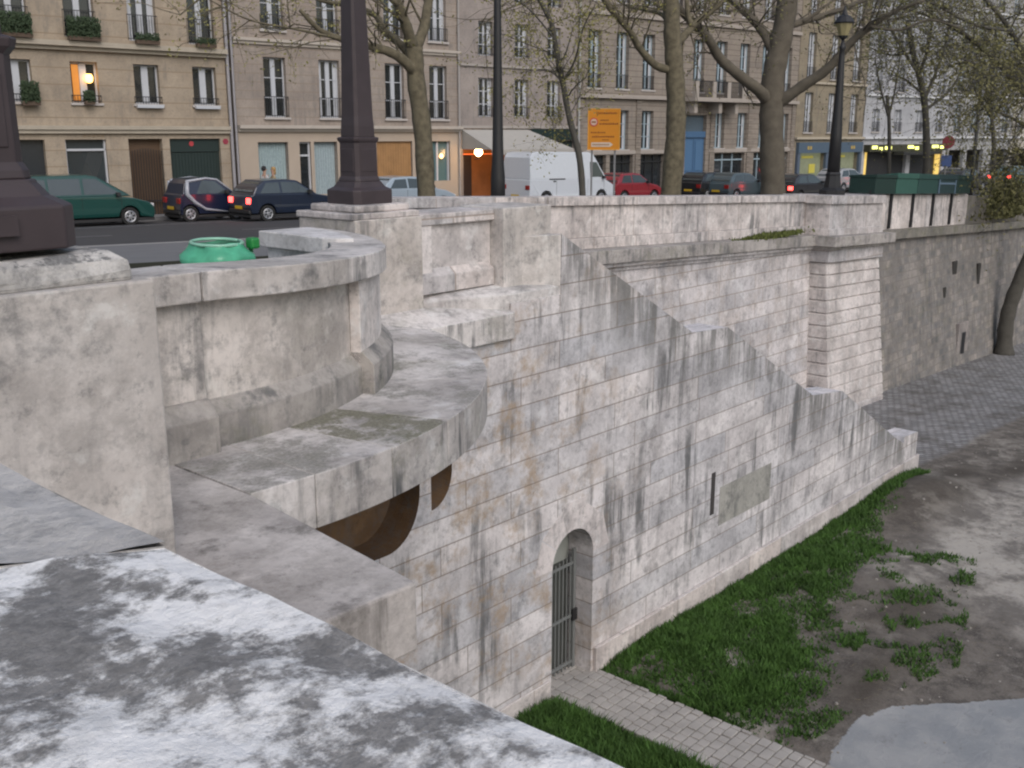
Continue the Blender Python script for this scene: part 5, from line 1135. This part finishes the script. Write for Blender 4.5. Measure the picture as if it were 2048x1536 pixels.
tree('old plane tree with leaning limbs left of the largest tree', [([f2]+px([(1342,386),(1352,250),(1350,150),(1345,80),(1342,0),(1335,-120)],D),.31,.20),
    (px([(1340,140),(1309,129),(1277,93),(1261,64),(1222,19),(1195,-20),(1150,-90)],D,D-2),.12,.05),(px([(1345,95),(1365,75),(1383,55),(1405,35),(1440,8),(1480,-40)],D,D+1.5),.13,.05),
    (px([(1340,60),(1325,30),(1290,20),(1250,10),(1215,-15)],D,D+2),.07,.02),(px([(1385,55),(1375,20),(1372,-40)],D+.5,D+1),.09,.05),
    (px([(1195,-20),(1100,-10),(1010,20),(950,60)],D-2,D-3.5),.04,.01)], BARK1, LEAF, seed=5, twigs=12, nleaf=3, sub=3, tl=(.9,2.2), droop=.02, clus=.14, leafsize=.04)
f3, D = foot(1546,378,15.6)
tree('largest plane tree with thick grey trunk and wide limbs left of the slender lamp', [([f3]+px([(1546,380),(1543,250),(1546,160),(1560,90),(1575,0),(1580,-120)],D),.42,.30),
    (px([(1538,205),(1519,182),(1480,152),(1441,118),(1416,77),(1377,38),(1345,0),(1300,-60)],D,D-2.5),.20,.08),(px([(1550,110),(1530,70),(1505,38),(1474,10),(1440,-20),(1400,-60)],D,D+1),.17,.07),
    (px([(1548,110),(1563,62),(1605,44),(1667,25),(1724,2),(1790,-30)],D,D+1.5),.14,.05),(px([(1552,210),(1605,172),(1655,138),(1699,88),(1740,53),(1792,22),(1850,0)],D,D-2),.19,.05),
    (px([(1605,44),(1640,20),(1680,-10)],D+.5,D+1),.06,.03),(px([(1740,53),(1800,60),(1860,40),(1930,60)],D-1.5,D-2.5),.05,.015)], plain('grey_plane_bark', (.115,.10,.078), .95, var=.5, nscale=4), LEAFD, seed=8, twigs=13, nleaf=3, sub=3, tl=(1.,2.6), clus=.16, leafsize=.045)
f4, D = foot(1166,392,15.2)
tree('thin young tree with curved stem in front of the white van', [([f4]+px([(1165,390),(1158,310),(1138,232),(1125,161),(1116,122),(1106,58),(1090,20),(1068,-20)],D),.085,.05),
    (px([(1125,165),(1105,145),(1080,139),(1040,146)],D,D-.8),.022,.008),(px([(1116,122),(1095,104),(1051,87),(1010,69)],D,D+.8),.022,.008),(px([(1125,165),(1150,120),(1165,60),(1190,10)],D,D-1),.03,.01),(px([(1150,290),(1120,265),(1060,255)],D,D+.5),.008,.004),
    (px([(1110,80),(1060,20),(1000,-20)],D,D-.6),.025,.01),(px([(1138,232),(1160,190),(1170,130)],D,D+.5),.015,.006)], BARK2, LEAF, seed=11, twigs=14, nleaf=4, sub=3, tl=(.4,1.3), name='young_tree', clus=.12, leafsize=.035, minr=.006, tips='all')
f5, D = foot(1853,340,16)
tree('dark slender tree with dense upright twigs behind the green boxes', [([f5]+px([(1853,335),(1850,215),(1838,150),(1826,105),(1815,40)],D),.17,.10),
    (px([(1848,200),(1870,150),(1890,90),(1905,20)],D,D+1),.09,.03),(px([(1838,150),(1800,90),(1770,30)],D,D-1),.07,.03),(px([(1838,150),(1860,80),(1865,0)],D,D-1),.08,.03),(px([(1850,220),(1900,180),(1940,110)],D,D+1),.07,.03),(px([(1826,105),(1780,110),(1740,95)],D,D+1),.05,.02),(px([(1848,190),(1812,160),(1785,150)],D,D),.05,.02)], BARK2, LEAFD, seed=13, twigs=20, nleaf=2, sub=4, tl=(1.2,3.0), name='street_tree', spread=.8, clus=.2)
f6, D = foot(1778,340,17)
tree('small forked bare tree left of the dark slender tree', [([f6]+px([(1778,335),(1778,240),(1774,190)],D),.09,.07),(px([(1777,235),(1790,180),(1800,110)],D,D+.5),.05,.02),(px([(1777,235),(1762,180),(1750,120)],D,D-.5),.05,.02)], BARK2, LEAFD, seed=17, twigs=12, nleaf=2, sub=3, tl=(.8,1.9), name='street_tree', spread=.7)
f7, D = foot(1988,330,17)
tree('bushy tree with hazy green twigs near the right edge of the road', [([f7]+px([(1988,330),(1985,250),(1975,180)],D),.13,.08),(px([(1985,240),(1950,180),(1930,120)],D,D+1),.07,.02),(px([(1985,240),(2020,170),(2030,90)],D,D-1),.07,.02),(px([(1980,200),(1985,130),(1990,60)],D,D),.07,.02)], BARK2, LEAFD, seed=19, twigs=20, nleaf=3, sub=4, tl=(1.2,2.8), name='street_tree', spread=.8, clus=.22)
# big tree on the lower quay at the right edge
D8 = 33.0; b8 = at(2010,690,38.5); b8.z = glow(b8.x)-.05; D8 = b8.x*math.cos(_a)+b8.y*math.sin(_a)
tree('leaning dark tree on the lower quay whose crown hangs over the top right corner', [([b8]+px([(2012,650),(2024,600),(2052,530),(2095,420),(2110,300)],D8),.30,.22),
    (px([(2110,310),(2060,200),(1980,110),(1900,50),(1820,20)],D8,D8-4),.16,.03),(px([(2110,300),(2080,180),(2020,60),(1950,-20),(1880,-60)],D8,D8-2),.15,.03),(px([(2110,320),(2060,260),(2010,230),(1960,215)],D8,D8-3),.10,.02),
    (px([(2110,330),(2070,300),(2030,310),(1990,330)],D8,D8-2),.07,.015),(px([(2110,300),(2120,150),(2100,0),(2080,-150)],D8,D8+1),.16,.05),(px([(2080,180),(2040,140),(1960,130),(1880,100)],D8-1,D8-5),.06,.015),(px([(2060,200),(2030,160),(2000,150),(1940,160)],D8-1,D8-5),.06,.015),
    (px([(2020,60),(1950,50),(1850,0),(1780,-10)],D8-2,D8-6),.06,.015)], BARK2, plain('olive_leaf', (.17,.16,.065), .8, var=.4, nscale=2), seed=23, twigs=32, nleaf=4, sub=5, tl=(1.0,2.8), name='quayside_tree', clus=.22, leafsize=.05, droop=.05)
# bush against the far parapet
clump('ivy_bush', 'olive bush against the dark parapet at the right', (42.2,12.3,-3.1), .12, 2600, plain('ivy', (.10,.10,.035), .8, var=.5), cat='bush', r=(1.2,.22,.75))
# ------------------------------------------------------------------ people
def skin_obj(name, mat, joints, bones, parent, root=0):
    bm = bmesh.new(); lay = bm.verts.layers.skin.verify(); vs = []
    for (x, y, z, r) in joints:
        v = bm.verts.new((x,y,z)); v[lay].radius = r if hasattr(r, '__len__') else (r, r); vs.append(v)
    vs[root][lay].use_root = True
    for a, b_ in bones: bm.edges.new((vs[a], vs[b_]))
    me = bpy.data.meshes.new(name); bm.to_mesh(me); bm.free(); me.materials.append(mat)
    o = bpy.data.objects.new(name, me); COL.objects.link(o); o.parent = parent
    m_ = o.modifiers.new('skin', 'SKIN'); m_.use_smooth_shade = True; m_ = o.modifiers.new('sub', 'SUBSURF'); m_.levels = 1; m_.render_levels = 2
    return o
def person(label, s, n, rz, top, trousers, hairc, hgt=1.0, armup=False, cap=False):
    x, y = fac(s, n); E_ = empty('person', (x,y,gz(x,y)+(.14 if n > -2.9 else 0)), FA+rz, label=label, cat='person', group='pedestrians on the far pavement'); E_.scale = (hgt,)*3
    skm = plain('skin', (.42,.26,.19), .6, var=.05)
    # x = forward, y = left
    J = [(0,0,.95,.11),(0,0,1.15,.11),(0,0,1.35,.13),(0,0,1.47,.055),(.01,0,1.55,.07),(.015,0,1.66,(.085,.095)),(.01,0,1.73,.06),
         (0,.17,1.40,.05),(-.03,.22,1.15,.042),(.06,.21,.90,.032),(.1,.2,.80,.03),(0,-.17,1.40,.05),(.06,-.24,1.16,.042),(.16,-.2,.95,.032),(.2,-.18,.86,.03),
         (0,.09,.88,.09),(.10,.09,.50,.06),(.02,.09,.10,.042),(.14,.09,.04,.035),(0,-.09,.88,.09),(-.02,-.09,.50,.06),(-.18,-.09,.12,.042),(-.08,-.09,.04,.035)]
    if armup: J[12:15] = [(.14,-.24,1.2,.042),(.22,-.12,1.38,.032),(.2,-.06,1.48,.03)]
    Bn = [(0,1),(1,2),(2,3),(3,4),(4,5),(5,6),(2,7),(7,8),(8,9),(9,10),(2,11),(11,12),(12,13),(13,14),(0,15),(15,16),(16,17),(17,18),(0,19),(19,20),(20,21),(21,22)]
    skin_obj('body', skm, J, Bn, E_)
    g = lambda i, k: (*J[i][:3], J[i][3]*k if not hasattr(J[i][3], '__len__') else J[i][3][0]*k)
    skin_obj('shirt', plain('cloth', top, .9), [g(0,1.22),g(1,1.2),g(2,1.17),g(7,1.3),g(8,1.35),g(9,1.4),g(11,1.3),g(12,1.35),g(13,1.4)], [(0,1),(1,2),(2,3),(3,4),(4,5),(2,6),(6,7),(7,8)], E_)
    skin_obj('trousers', plain('cloth2', trousers, .9), [g(0,1.18),g(15,1.16),g(16,1.25),g(17,1.5),g(19,1.16),g(20,1.25),g(21,1.5)], [(0,1),(1,2),(2,3),(0,4),(4,5),(5,6)], E_)
    hm = plain('hair', hairc, .8)
    mb = MB(); rg = []
    for zz, r in ((1.60,.075),(1.66,.102),(1.72,.105),(1.77,.085),(1.80,.04)): rg.append([(-.012+(r*.98 if not (math.cos(a) > .5 and zz < 1.70) else r*.45)*math.cos(a), r*.88*math.sin(a), zz) for a in [2*math.pi*k/18 for k in range(18)]])
    mb.rings(rg); mb.build('hair', hm, E_, smooth=True)
    if not cap:
        mb = MB(); mb.rings([[(-.06+.05*math.cos(a), .085*math.sin(a), zz) for a in [2*math.pi*k/12 for k in range(12)]] for zz in (1.48,1.56,1.64)]); mb.build('long_hair', hm, E_, smooth=True)
    mb = MB(); mb.box(.10,.125,-.012,.012,1.63,1.67); mb.build('nose', skm, E_, bevel=.006)
    mb = MB()
    for sg in (-1,1): mb.box(.088,.1,sg*.035-.01,sg*.035+.01,1.675,1.685)
    mb.build('eyes', BLACK, E_)
person('person with dark hair and white shirt walking on the far pavement', lane(526,-2.0), -2.0, R(0), (.55,.52,.52), (.04,.05,.08), (.02,.018,.02), 1.0, cap=True)
person('person with blond hair and tan jacket beside the one in the white shirt', lane(544,-2.0), -2.0, R(160), (.33,.27,.17), (.08,.07,.07), (.38,.24,.10), .98, armup=True)
